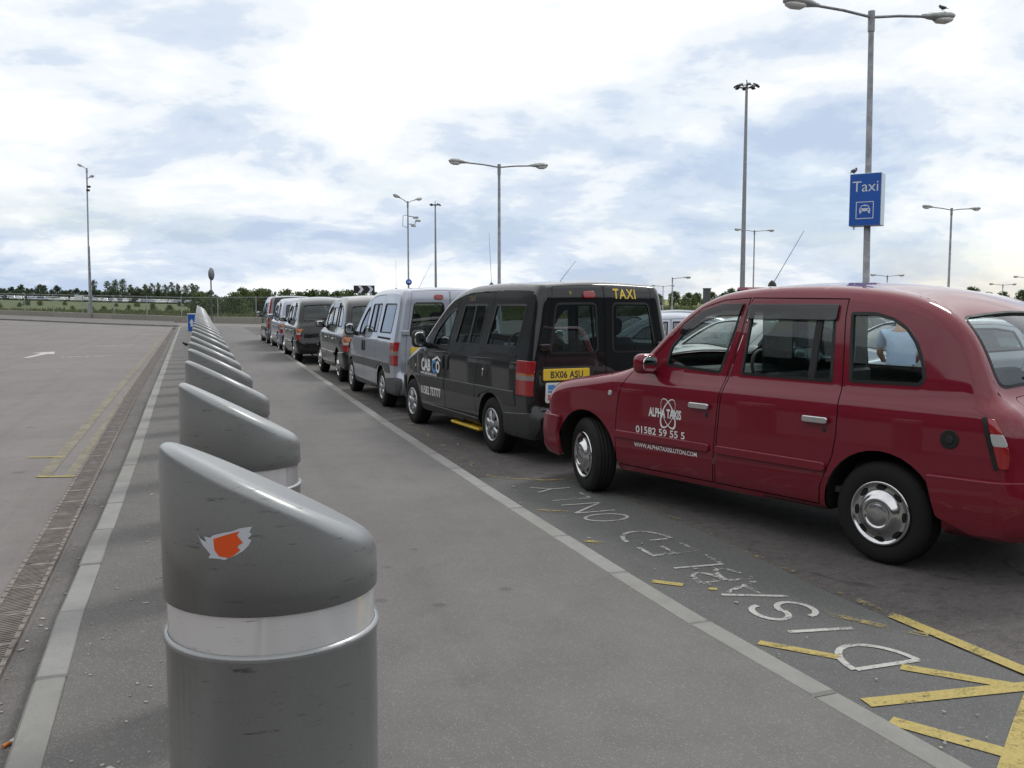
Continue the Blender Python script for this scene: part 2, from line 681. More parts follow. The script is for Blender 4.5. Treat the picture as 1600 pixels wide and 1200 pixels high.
# strip of tarmac between the far kerb and the wall
vv, ff = [], []
fkx = [-24, -14.3, -6, -1.15]
fky = [89, 79.8, 71.5, 67.5]
wlp = [(-24.9, 106.4), (-16.0, 97.0), (-7.5, 87.9), (-1.9, 82.0)]
for i in range(4):
    for t_ in np.linspace(0, 1, 6):
        x_ = fkx[i] + (wlp[i][0] - fkx[i]) * t_
        y_ = fky[i] + (wlp[i][1] - fky[i]) * t_
        vv.append((x_, y_, float(gz(x_, y_)) + 0.10))
for i in range(3):
    for j in range(5):
        a = i * 6 + j
        ff.append((a, a + 6, a + 7, a + 1))
tag(mesh_obj("verge", vv, ff, M_EDGE), kind="structure")
# junction tarmac right of the bollard row's end, up to the wall
vv = [(-1.2, 67.4, 0.004), (3.2, 65, 0.004), (12.5, 66.8, 0.004), (4.4, 75.3, 0.004), (-1.9, 82.0, 0.02)]
tag(mesh_obj("junction_road", vv, [(0, 1, 2, 3, 4)], M_ROADL), kind="structure")

# ------------------------------------------------------------------ drain
M_IRON = simple("cast_iron", (0.215, 0.190, 0.172), 0.75, 0.1, 0, 0.4, 0.35, 14, 0.1, False)
M_DARK = simple("trough_dark", (0.050, 0.043, 0.038), 0.9, 0, 0, .2, .3, 12, 0, False)  # dark tone of the flat strip standing for the trough under the grates
drain = tag(empty("drain_channel"), kind="structure")
gm = MB()
for sx in (-1, 1):
    gm.box((sx * 0.088, 0, 0), (0.024, 0.494, 0.022))
    for yy in (-0.18, -0.06, 0.06, 0.18):
        gm.box((sx * 0.088, yy, 0.013), (0.020, 0.030, 0.010), None, 0.004)
for sy in (-1, 1):
    gm.box((0, sy * 0.236, -0.001), (0.152, 0.022, 0.020))
for k in range(15):
    yy = -0.215 + 0.43 * k / 14
    gm.box((0, yy, 0.001), (0.156, 0.0125, 0.016), Matrix.Rotation(RAD(16), 3, 'Z'))
grate_me = bpy.data.meshes.new("drain_grate")
grate_me.from_pydata(gm.v, [], gm.f)
grate_me.materials.append(M_IRON)
y = -1.0
while y < 60:
    xa, xb = float(poly_at(DR, y)), float(poly_at(DR, y + 0.5))
    o = bpy.data.objects.new("drain_grate", grate_me)
    o.location = ((xa + xb) / 2, y + 0.25, 0.016 + random.uniform(-.002, .002))
    o.rotation_euler = (0, 0, -math.atan2(xb - xa, 0.5))
    link(o, drain)
    y += 0.5
sheet("drain_trough", lambda y: [poly_at(DR, y) - 0.100, poly_at(DR, y) + 0.100], ysp, 0.0045, M_DARK, drain, None)

# ------------------------------------------------------------------ painted markings
M_WHITE = worn_paint("road_paint_white", (0.47, 0.465, 0.44), 0.57, 0.07, 8.0)
M_WHITE2 = worn_paint("road_paint_white_worn", (0.46, 0.455, 0.43), 0.52, 0.05, 9.0)
M_WHITE3 = worn_paint("road_paint_white_traces", (0.46, 0.455, 0.43), 0.485, 0.03, 11.0)
M_YEL = worn_paint("road_paint_yellow", (0.42, 0.335, 0.11), 0.60, 0.09, 8.0)
M_YEL2 = worn_paint("road_paint_yellow_faint", (0.37, 0.30, 0.12), 0.49, 0.06, 7.0)
M_YEL4 = worn_paint("road_paint_yellow_traces", (0.33, 0.275, 0.13), 0.43, 0.05, 6.0)
M_YEL3 = worn_paint("road_paint_yellow_old", (0.240, 0.216, 0.158), 0.70, 0.25, 2.5)


def ribbon(pts, w, z):
    """flat stroke along a polyline, returned as verts/faces"""
    p = np.array(pts, float)
    v, f = [], []
    for i in range(len(p)):
        a, b = p[max(i - 1, 0)], p[min(i + 1, len(p) - 1)]
        t_ = (b - a) / (np.linalg.norm(b - a) + 1e-9)
        n = np.array([-t_[1], t_[0]])
        ww = w[i] if isinstance(w, (list, tuple)) else w
        for s_ in (-.5, .5):
            q = p[i] + n * ww * s_
            v.append((q[0], q[1], float(gz(*q)) + z))
    for i in range(len(p) - 1):
        f.append((2 * i, 2 * i + 1, 2 * i + 3, 2 * i + 2))
    return v, f


def stroke(name, lines, w, z, mat, parent):
    b = MB()
    for ln in lines:
        b.add(*ribbon(ln, w, z))
        z += 0.0004
    return b.build(name, mat, parent)


# newer blue-grey surfacing of the bay
bay = [(2.44, -4), (3.62, -4), (3.55, 2), (3.50, 3.4), (3.46, 4.6), (3.52, 5.5), (3.47, 6.6), (3.50, 7.6), (3.45, 8.15), (3.08, 8.2), (2.68, 8.5), (2.42, 8.5), (2.40, 4)]
mesh_obj("bay_surface", [(x, y, 0.004) for x, y in bay], [tuple(range(len(bay)))], M_BAY, road_right)

XB, XT = 3.19, 2.84          # letter foot and head (world X)


def arc(cx, cy, rx, ry, a0, a1, n=12):
    return [(cx + rx * math.cos(RAD(a0 + (a1 - a0) * i / n)), cy + ry * math.sin(RAD(a0 + (a1 - a0) * i / n))) for i in range(n + 1)]


LET = [   # letter strokes in (advance, height 0..1); lettering painted by hand, partly worn off
    ("D", 3.43, 0.26, [[(0, -.02), (0, 1.0)], arc(0, .5, 1, .52, 90, -90, 14)], M_WHITE, .035),
    ("I", 3.92, 0.1, [[(-.3, 0), (.3, 1.0)]], M_WHITE, .036),
    ("S", 4.12, 0.24, [arc(.5, .27, .5, .27, 180, 450, 12) + arc(.5, .75, .5, .25, -90, -360, 12)], M_WHITE, .036),
    ("A", 4.46, 0.27, [[(-.05, 0), (.5, 1.0)]], M_WHITE, .034),
    ("A", 4.46, 0.27, [[(.5, 1.0), (1.1, .05)], [(.3, .36), (.8, .36)]], M_WHITE3, .036),
    ("B", 4.82, 0.24, [[(0, 0), (0.03, 1.0)], arc(0, .75, .85, .25, 90, -90, 8), arc(0, .25, 1, .25, 90, -90, 8)], M_WHITE3, .036),
    ("L", 5.14, 0.22, [[(0.02, 0), (0.1, 1)]], M_WHITE, .030),
    ("L", 5.16, 0.22, [[(0, .02), (1.0, 0)]], M_WHITE3, .032),
    ("E", 5.48, 0.22, [[(0, .35), (-.05, 1)], [(0, .98), (1, .97)]], M_WHITE2, .034),
    ("E", 5.48, 0.22, [[(0, 0), (0, .35)], [(0, .02), (1, 0)], [(0, .5), (.85, .5)]], M_WHITE3, .032),
    ("D", 5.84, 0.26, [[(0, .1), (0, 0.5)], arc(0, .5, 1, .5, 90, -90, 12)], M_WHITE2, .032),
    ("O", 6.47, 0.23, [arc(.5, .5, .5, .5, 0, 360, 20)], M_WHITE, .030),
    ("N", 6.80, 0.30, [[(0, 0), (0, 1)], [(0, 1), (1, 0)], [(1, 0), (1, 1)]], M_WHITE, .030),
    ("L", 7.30, 0.24, [[(0, 0), (0, 1)], [(0, 0), (1, 0)]], M_WHITE2, .030),
    ("Y", 7.66, 0.22, [[(0.5, 0), (.5, .5)], [(.5, .5), (0, 1)], [(.5, .5), (1, 1)]], M_WHITE, .030),
]
for ch, y0, wd, strokes, mt, sw in LET:
    stroke("painted_letter", [[(XB + (XT - XB) * h, y0 + a * wd) for a, h in st] for st in strokes], sw, 0.008, mt, road_right)

for pts, w, mt in [
    ([(2.64, 3.12), (3.45, 3.03)], .085, M_YEL), ([(3.06, 3.39), (3.43, 3.0)], .075, M_YEL),
    ([(2.62, 2.95), (2.86, 2.56)], .085, M_YEL), ([(3.42, 2.95), (3.10, 2.72), (2.75, 2.46)], .12, M_YEL),
    ([(2.61, 3.87), (2.74, 3.72), (2.86, 3.58)], .060, M_YEL), ([(3.62, 2.6), (3.57, 3.17), (3.55, 3.58), (3.53, 3.98)], .085, M_YEL),
    ([(3.20, 4.14), (3.30, 3.97), (3.40, 3.80), (3.49, 3.68)], .060, M_YEL2), ([(3.53, 3.98), (3.50, 5.2), (3.52, 6.4), (3.48, 8.1)], .06, M_YEL4),
    ([(2.66, 8.52), (2.84, 8.36), (3.09, 8.18), (3.50, 8.13)], .06, M_YEL2), ([(2.85, 14), (2.79, 12.7), (2.72, 10.4), (2.66, 8.5)], .07, M_YEL4),
    ([(2.96, 46), (2.88, 37), (2.80, 30), (2.74, 25), (2.66, 20), (2.68, 16)], .10, M_YEL4),
    ([(2.60, 7.02), (2.80, 6.86)], .06, M_YEL2), ([(2.57, 5.98), (2.72, 5.82)], .06, M_YEL2), ([(2.58, 4.96), (2.72, 4.83)], .06, M_YEL),
    ([(2.83, 4.72), (2.87, 4.69)], .045, M_YEL)]:
    stroke("yellow_line", [pts], w, 0.0086 + 0.0003 * random.random(), mt, road_right)

for off in (-1.465, -1.215):
    pts = [(off - 0.004 * (y_ - 10), y_) for y_ in np.linspace(9.9, 50, 30)]
    stroke("yellow_line", [pts], 0.125, 0.006, M_YEL3, road_left)
stroke("yellow_line", [[(-1.80, 11.22), (-1.44, 11.13)]], 0.05, 0.0075, M_YEL, road_left)
stroke("yellow_line", [[(-1.52, 9.93), (-1.14, 9.84)]], 0.06, 0.0075, M_YEL, road_left)
# white turn arrow and worn dashes on the car park
ar = [(-5.08, 31.5), (-4.90, 31.5), (-4.70, 33.6), (-4.46, 33.5), (-4.66, 35.2), (-5.28, 34.5), (-4.92, 33.9)]
mesh_obj("arrow_marking", [(x, y, 0.006) for x, y in ar], [tuple(range(len(ar)))], worn_paint("arrow_paint", (0.52, 0.50, 0.47), 0.62, 0.06, 1.2), road_left)
for pts in ([(-4.0, 31.6), (-2.6, 31.9)], [(-3.9, 39.5), (-2.4, 39.8)]):
    stroke("white_dash", [pts], 0.35, 0.006, M_WHITE2, road_left)
for k in range(3):
    xx = -12.6 - 1.3 * k
    stroke("white_dash", [[(xx, far_edge(xx) - 3.4), (xx + 1.0, far_edge(xx + 1.0) - 1.8)]], 0.5, 0.008, M_WHITE, road_left)
# white hatching at the head of the rank
for k in range(4):
    stroke("white_dash", [[(2.55 - .05 * k, 43.6 + 1.0 * k), (3.2, 43.8 + 1.0 * k)]], 0.22, 0.125 if False else 0.008, M_WHITE2, road_right)

# ------------------------------------------------------------------ low wall and chain-link fence
M_CONC = kerb_mat("wall_concrete", (0.32, 0.305, 0.27))
M_GALV = simple("galvanised_steel", (0.33, 0.34, 0.35), 0.5, 0.55, 0, 0.5, 0.18, 6, 0.1)
wall = empty("boundary_wall", (WL[3][0], WL[3][1], 0))
tag(wall, "long low concrete wall along the far edge of the car park", "wall")
fence = empty("chain_link_fence", (WL[3][0], WL[3][1], 0))
tag(fence, "tall chain-link fence standing on the low concrete wall", "fence")
inv_w = Vector((WL[3][0], WL[3][1], 0))
m_wire, nt_, out_ = new_mat("wire_mesh")
t_ = NT(nt_)
pw = t_.pos()
wv = []
for ang in (1, -1):
    n_ = nt_.nodes.new("ShaderNodeTexWave")
    n_.inputs['Scale'].default_value = 4.0
    mp = nt_.nodes.new("ShaderNodeMapping")
    mp.inputs['Rotation'].default_value = (0, ang * RAD(45), RAD(46))
    nt_.links.new(pw, mp.inputs[0])
    nt_.links.new(mp.outputs[0], n_.inputs['Vector'])
    wv.append(t_.ramp(n_.outputs['Fac'], [(0.90, 0.0), (0.96, 1.0)]))
fac = t_.math('MULTIPLY', t_.math('MAXIMUM', wv[0], wv[1]), 0.5)
mx = nt_.nodes.new("ShaderNodeMixShader")
nt_.links.new(fac, mx.inputs[0])
nt_.links.new(t_.node("ShaderNodeBsdfTransparent").outputs[0], mx.inputs[1])
nt_.links.new(t_.bsdf((0.22, 0.25, 0.22), 0.6, 0.4), mx.inputs[2])
nt_.links.new(mx.outputs[0], out_.inputs[0])
for (xa, ya), (xb, yb) in zip(WL[:-1], WL[1:]):
    L = math.hypot(xb - xa, yb - ya)
    k = max(1, round(L / 3.9))
    rz = math.atan2(yb - ya, xb - xa)
    for i in range(k):
        p0 = Vector((xa + (xb - xa) * i / k, ya + (yb - ya) * i / k, 0))
        p1 = Vector((xa + (xb - xa) * (i + 1) / k, ya + (yb - ya) * (i + 1) / k, 0))
        z0, z1 = float(gz(p0.x, p0.y)), float(gz(p1.x, p1.y))
        mid = (p0 + p1) / 2
        seg = L / k
        slope = math.atan2(z1 - z0, seg)
        R_ = Matrix.Rotation(rz, 3, 'Z') @ Matrix.Rotation(-slope, 3, 'Y')
        MB().box((mid - inv_w) + Vector((0, 0, (z0 + z1) / 2 + 0.22)), (seg - 0.012, 0.3, 0.62), R_, 0.015).build("wall_panel", M_CONC, wall)
        pb = p0 - inv_w
        MB().tube([pb + Vector((0, 0, z0 + 0.5)), pb + Vector((0, 0, z0 + 2.15))], 0.034, 8).build("post", M_GALV, fence)
        mesh_obj("wire_mesh", [pb + Vector((0, 0, z0 + .55)), (p1 - inv_w) + Vector((0, 0, z1 + .55)), (p1 - inv_w) + Vector((0, 0, z1 + 2.05)), pb + Vector((0, 0, z0 + 2.05))],
                 [(0, 1, 2, 3)], m_wire, fence)
        MB().tube([pb + Vector((0, 0, z0 + 2.08)), (p1 - inv_w) + Vector((0, 0, z1 + 2.08))], 0.024, 6).build("top_rail", M_GALV, fence)

# ------------------------------------------------------------------ rough grass beyond the wall
m_blade, nt_, out_ = new_mat("tall_grass")
t_ = NT(nt_)
pg = t_.pos()
cg = t_.mix(t_.ramp(t_.noise(pg, 0.35, 5, 0.6), [(0.35, 0.0), (0.65, 1.0)]), (0.060, 0.090, 0.026), (0.150, 0.155, 0.066))
nt_.links.new(t_.bsdf(cg, 0.8, 0, 0, 0.2), out_.inputs[0])
wx = np.array([p[0] for p in WL])
wy = np.array([p[1] for p in WL])
nb = 42000
tt = RNG.random(nb)
bx = wx[0] + (wx[-1] - wx[0]) * tt
order = np.argsort(wx)
by = np.interp(bx, wx[order], wy[order])
dq = 1.0 + 110 * RNG.random(nb) ** 1.5
bx = bx + dq * 0.725
by = by + dq * 0.688
hz = 0.30 + 0.55 * RNG.random(nb) ** 1.5 * (0.6 + 0.4 * np.sin(bx * 0.7) * np.cos(by * 0.5))
ang = RNG.random(nb) * math.pi
wd = (0.10 + 0.10 * RNG.random(nb)) * (1 + dq / 50)
bz = gz(bx, by) - 0.07
V = np.empty((nb, 3, 3))
V[:, 0] = np.stack([bx - wd * np.cos(ang), by - wd * np.sin(ang), bz], 1)
V[:, 1] = np.stack([bx + wd * np.cos(ang), by + wd * np.sin(ang), bz], 1)
V[:, 2] = np.stack([bx + (RNG.random(nb) - .5) * .4, by + (RNG.random(nb) - .5) * .4, bz + hz], 1)
me = bpy.data.meshes.new("rough_grass")
me.from_pydata(V.reshape(-1, 3).tolist(), [], np.arange(nb * 3).reshape(-1, 3).tolist())
me.materials.append(m_blade)
o = link(bpy.data.objects.new("rough_grass", me))
tag(o, "rough green and straw-coloured grass beyond the fence", "grass", kind="stuff")

# ------------------------------------------------------------------ trees
m_leaf = {}
for nm, ca, cb in (("leaf_dark", (0.055, 0.078, 0.042), (0.105, 0.132, 0.075)), ("leaf_mid", (0.075, 0.100, 0.052), (0.140, 0.165, 0.092)), ("leaf_bush", (0.058, 0.088, 0.030), (0.125, 0.158, 0.062))):
    m_, nt_, out_ = new_mat(nm)
    t_ = NT(nt_)
    c_ = t_.mix(t_.ramp(t_.noise(t_.pos(), 0.5, 4, 0.6), [(0.35, 0.0), (0.65, 1.0)]), ca, cb)
    d_ = t_.bsdf(c_, 0.75, 0, 0, 0.2)
    tl_ = t_.node("ShaderNodeBsdfTranslucent")
    nt_.links.new(c_, tl_.inputs[0])
    mx = nt_.nodes.new("ShaderNodeMixShader")
    mx.inputs[0].default_value = 0.42
    nt_.links.new(d_, mx.inputs[1])
    nt_.links.new(tl_.outputs[0], mx.inputs[2])
    nt_.links.new(mx.outputs[0], out_.inputs[0])
    m_leaf[nm] = m_
M_BARK = simple("bark", (0.075, 0.06, 0.045), 0.9, 0, 0, 0.2, 0.3, 5)


def tree_proto(kind, h, rad, base, nleaf, lsize, mat, seed):
    rg = np.random.default_rng(seed)
    root = empty(kind)
    b = MB()
    top = h * 0.82
    b.tube([(0, 0, -0.3), (0.05, 0, h * .3), (-.04, .06, h * .6), (0, 0, top)], [h * .026, h * .020, h * .013, h * .004], 7)
    clumps = []
    ncl = 16
    for i in range(ncl):
        f = (i + .5) / ncl
        zc = base + (h * .94 - base) * f
        prof = math.sin(math.pi * min(1, .18 + f * .82)) ** .6
        a = i * 2.4 + rg.random()
        rr = rad * prof * (.25 + .55 * rg.random())
        c = np.array([rr * math.cos(a), rr * math.sin(a), zc])
        clumps.append((c, rad * (.28 + .24 * rg.random()) * (.6 + .5 * prof)))
        if i % 2 == 0:
            b.tube([(0, 0, max(.3, zc * .72)), (c[0] * .6, c[1] * .6, zc * .93), (c[0], c[1], zc)], [h * .008, h * .005, h * .002], 5)
    b.build("trunk", M_BARK, root)
    ci = rg.integers(0, ncl, nleaf)
    cc = np.array([clumps[i][0] for i in ci])
    rr = np.array([clumps[i][1] for i in ci])
    d = rg.normal(size=(nleaf, 3))
    d /= np.linalg.norm(d, axis=1)[:, None]
    p = cc + d * (rr * rg.random(nleaf) ** .45)[:, None] * np.array([1, 1, .9])
    t1 = rg.normal(size=(nleaf, 3))
    t1 /= np.linalg.norm(t1, axis=1)[:, None]
    t2 = np.cross(t1, d)
    t2 /= np.linalg.norm(t2, axis=1)[:, None] + 1e-9
    s = lsize * (.6 + .8 * rg.random(nleaf))[:, None]
    V = np.stack([p - t1 * s, p + t2 * s * .6, p + t1 * s, p - t2 * s * .6], 1).reshape(-1, 3)
    mesh_obj("crown", V, np.arange(nleaf * 4).reshape(-1, 4), mat, root)
    return root


P_TALL = [tree_proto("tall_tree", 8.0, 1.9, 2.2, 900, .20, m_leaf["leaf_mid"], s) for s in (1, 2, 3)]
P_DARK = [tree_proto("dark_tree", 5.6, 2.6, 0.5, 1500, .24, m_leaf["leaf_dark"], s) for s in (4, 5)]
P_BUSH = [tree_proto("bush", 3.6, 2.4, 0.1, 1300, .20, m_leaf["leaf_bush"], s) for s in (6, 7)]
used = set()


def put_tree(protos, i, bear, dist, sc, label, cat, group):
    """bearing in degrees clockwise from +Y seen from the taxi rank, distance in metres"""
    pr = protos[i % len(protos)]
    o = pr if pr not in used else copy_tree(pr)
    used.add(pr)
    x, y = dist * math.sin(RAD(bear)), dist * math.cos(RAD(bear))
    o.location = (x, y, float(gz(x, y)) - 0.1)
    o.rotation_euler = (0, 0, random.random() * 6.28)
    o.scale = (sc * random.uniform(.85, 1.15), sc * random.uniform(.85, 1.15), sc)
    tag(o, label, cat, group)


for k in range(44):
    put_tree(P_DARK, k, -10.9 + 0.27 * k + random.uniform(-.1, .1), 348 + random.uniform(-10, 12), random.uniform(.65, .95),
             "dark evergreen-looking tree in the dense row beyond the far white cars", "tree", "dark trees beyond the far car park")
for k, (bear, sc) in enumerate([(-5.45, .95), (-4.75, .95), (-4.35, 1.02), (-3.95, 1.05), (-3.55, .82), (-3.2, .75), (-2.75, .85), (-2.4, .9), (-2.05, .95), (-1.7, .86), (-1.35, .98), (-1.0, .92), (-.6, .85), (-.25, .95), (0.0, .9)]):
    put_tree(P_TALL, k, bear, 385 + random.uniform(-6, 6), sc * 1.1, "tall loose-crowned tree rising above the row beyond the far car park", "tree", "tall trees on the skyline at left")
for k in range(9):
    put_tree(P_BUSH, k, 0.25 + .47 * k, 112 + 2.2 * k + random.uniform(-4, 4), random.uniform(.62, .95), "rounded green bush behind the fence left of the taxis", "bush", "bushes behind the fence")
for k in range(10):
    put_tree(P_BUSH, k + 1, 3.6 + .75 * k, 128 + random.uniform(-5, 8), random.uniform(.6, .95), "low green bush showing above the roofs of the far taxis", "bush", "bushes behind the far taxis")
for k in range(16):
    put_tree(P_BUSH, k, -10.6 + .68 * k + random.uniform(-.3, .3), 150 + random.uniform(-30, 60), random.uniform(.18, .34), "small dark weed clump in the rough grass beyond the fence", "bush", "weed clumps in the far grass")
# hedge line and hill far to the right
M_HILL = asphalt("hill_grass", (0.15, 0.17, 0.055), (0.235, 0.235, 0.095), 0.2, 0.2, None, 0.95)
hv, hf = [], []
nb_ = 40
for j, (dd, hh) in enumerate([(240, 0.6), (300, 1.6), (420, 2.6), (600, 3.4), (1000, 3.0)]):
    for i in range(nb_ + 1):
        b_ = 8 + 50 * i / nb_
        hv.append((dd * math.sin(RAD(b_)), dd * math.cos(RAD(b_)), hh + .3 * math.sin(i * .8) * (j > 0)))
for j in range(4):
    for i in range(nb_):
        a = j * (nb_ + 1) + i
        hf.append((a, a + 1, a + nb_ + 2, a + nb_ + 1))
tag(mesh_obj("hill", hv, hf, M_HILL), kind="structure")
for k in range(46):
    b_ = 17 + .72 * k + random.uniform(-.25, .25)
    put_tree(P_BUSH, k, b_, 225 + random.uniform(-14, 14), random.uniform(.75, 1.15), "hedge tree in the distant green line behind the lamp posts at right", "tree", "hedge trees on the right skyline")
# ================================================================== vehicles
def catmull(pts, step):
    p = np.array(pts, float)
    n = len(p)
    out = []
    for i in range(n - 1):
        p0 = p[i - 1] if i > 0 else 2 * p[0] - p[1]
        p3 = p[i + 2] if i + 2 < n else 2 * p[-1] - p[-2]
        p1, p2 = p[i], p[i + 1]
        L = np.linalg.norm((p2 - p1)[:2])
        k = max(2, int(L / step))
        t0 = 0.0
        t1 = t0 + max(1e-4, np.linalg.norm((p1 - p0)[:2])) ** .5
        t2 = t1 + max(1e-4, L) ** .5
        t3 = t2 + max(1e-4, np.linalg.norm((p3 - p2)[:2])) ** .5
        for q in range(k):
            t = t1 + (t2 - t1) * q / k
            a1 = (t1 - t) / (t1 - t0) * p0 + (t - t0) / (t1 - t0) * p1
            a2 = (t2 - t) / (t2 - t1) * p1 + (t - t1) / (t2 - t1) * p2
            a3 = (t3 - t) / (t3 - t2) * p2 + (t - t2) / (t3 - t2) * p3
            b1 = (t2 - t) / (t2 - t0) * a1 + (t - t0) / (t2 - t0) * a2
            b2 = (t3 - t) / (t3 - t1) * a2 + (t - t1) / (t3 - t1) * a3
            out.append((t2 - t) / (t2 - t1) * b1 + (t - t1) / (t2 - t1) * b2)
    out.append(p[-1])
    return np.array(out)


def inside(poly, pts):
    poly = np.asarray(poly)
    x, y = pts[:, 0], pts[:, 1]
    r = np.zeros(len(pts), bool)
    x0, y0 = poly[:, 0], poly[:, 1]
    x1, y1 = np.roll(x0, -1), np.roll(y0, -1)
    for a, b, c, d in zip(x0, y0, x1, y1):
        if b == d:
            continue
        m = ((b > y) != (d > y)) & (x < (c - a) * (y - b) / (d - b) + a)
        r ^= m
    return r


def densify(loop, step):
    p = np.asarray(loop, float)
    out = []
    for a, b in zip(p, np.roll(p, -1, 0)):
        k = max(1, int(math.ceil(np.linalg.norm(b - a) / step)))
        for i in range(k):
            out.append(a + (b - a) * i / k)
    return np.array(out)


def fillet(loop, rad, n=5):
    p = np.asarray(loop, float)
    out = []
    m = len(p)
    rads = rad if isinstance(rad, (list, tuple)) else [rad] * m
    for i in range(m):
        a, b, c = p[i - 1], p[i], p[(i + 1) % m]
        u, v = a - b, c - b
        lu, lv = np.linalg.norm(u), np.linalg.norm(v)
        r = min(rads[i], lu * .45, lv * .45)
        if r < 1e-4:
            out.append(b)
            continue
        s, e = b + u / lu * r, b + v / lv * r
        for k in range(n + 1):
            t = k / n
            out.append((1 - t) ** 2 * s + 2 * t * (1 - t) * b + t * t * e)
    return np.array(out)


def area2(p):
    return 0.5 * np.sum(p[:, 0] * np.roll(p[:, 1], -1) - np.roll(p[:, 0], -1) * p[:, 1])


def shrink(loop, d):
    p = np.asarray(loop, float)
    sg = 1 if area2(p) > 0 else -1
    a = np.roll(p, 1, 0)
    c = np.roll(p, -1, 0)

    def nn(e):
        e = e / (np.linalg.norm(e, axis=1)[:, None] + 1e-9)
        return np.stack([-e[:, 1], e[:, 0]], 1) * sg
    n1, n2 = nn(p - a), nn(c - p)
    n = n1 + n2
    ln = np.linalg.norm(n, axis=1)[:, None] + 1e-9
    n /= ln
    k = np.clip(1 / np.maximum(0.5, np.sum(n * n1, 1)), 1, 2)[:, None]
    return p + n * d * k


def tri_region(outer, loops, spacing, extra=None):
    """constrained triangulation of `outer` with every loop's edges respected"""
    V, E = [], []
    allp = []
    for lp in [outer] + list(loops):
        k = len(V)
        n = len(lp)
        V += [Vector((float(a), float(b))) for a, b in lp]
        E += [(k + i, k + (i + 1) % n) for i in range(n)]
        allp.append(np.asarray(lp))
    allp = np.concatenate(allp)
    mn, mx_ = outer.min(0), outer.max(0)
    xs = np.arange(mn[0] + spacing / 2, mx_[0], spacing)
    ys = np.arange(mn[1] + spacing / 2, mx_[1], spacing)
    G = np.stack(np.meshgrid(xs, ys), -1).reshape(-1, 2)
    if extra is not None and len(extra):
        ek = extra[inside(outer, extra)]
        if len(ek):
            dd = np.min(np.linalg.norm(ek[:, None] - allp[None], axis=2), axis=1)
            ek = ek[dd > 0.006]
    else:
        ek = np.zeros((0, 2))
    G = G[inside(outer, G)]
    ref = np.concatenate([allp, ek]) if len(ek) else allp
    if len(G):
        dm = np.concatenate([np.min(np.linalg.norm(G[i:i + 500, None] - ref[None], axis=2), axis=1) for i in range(0, len(G), 500)])
        G = G[dm > spacing * 0.42]
    V += [Vector((float(a), float(b))) for a, b in np.concatenate([G, ek])]
    r = delaunay_2d_cdt(V, E, [], 0, 1e-5)
    P = np.array([v[:] for v in r[0]])
    T = np.array([f for f in r[2] if len(f) == 3])
    cen = P[T].mean(1)
    T = T[inside(outer, cen)]
    # wind counter-clockwise
    a, b, c = P[T[:, 0]], P[T[:, 1]], P[T[:, 2]]
    s = (b[:, 0] - a[:, 0]) * (c[:, 1] - a[:, 1]) - (c[:, 0] - a[:, 0]) * (b[:, 1] - a[:, 1])
    T[s < 0] = T[s < 0][:, ::-1]
    return P, T, P[T].mean(1)


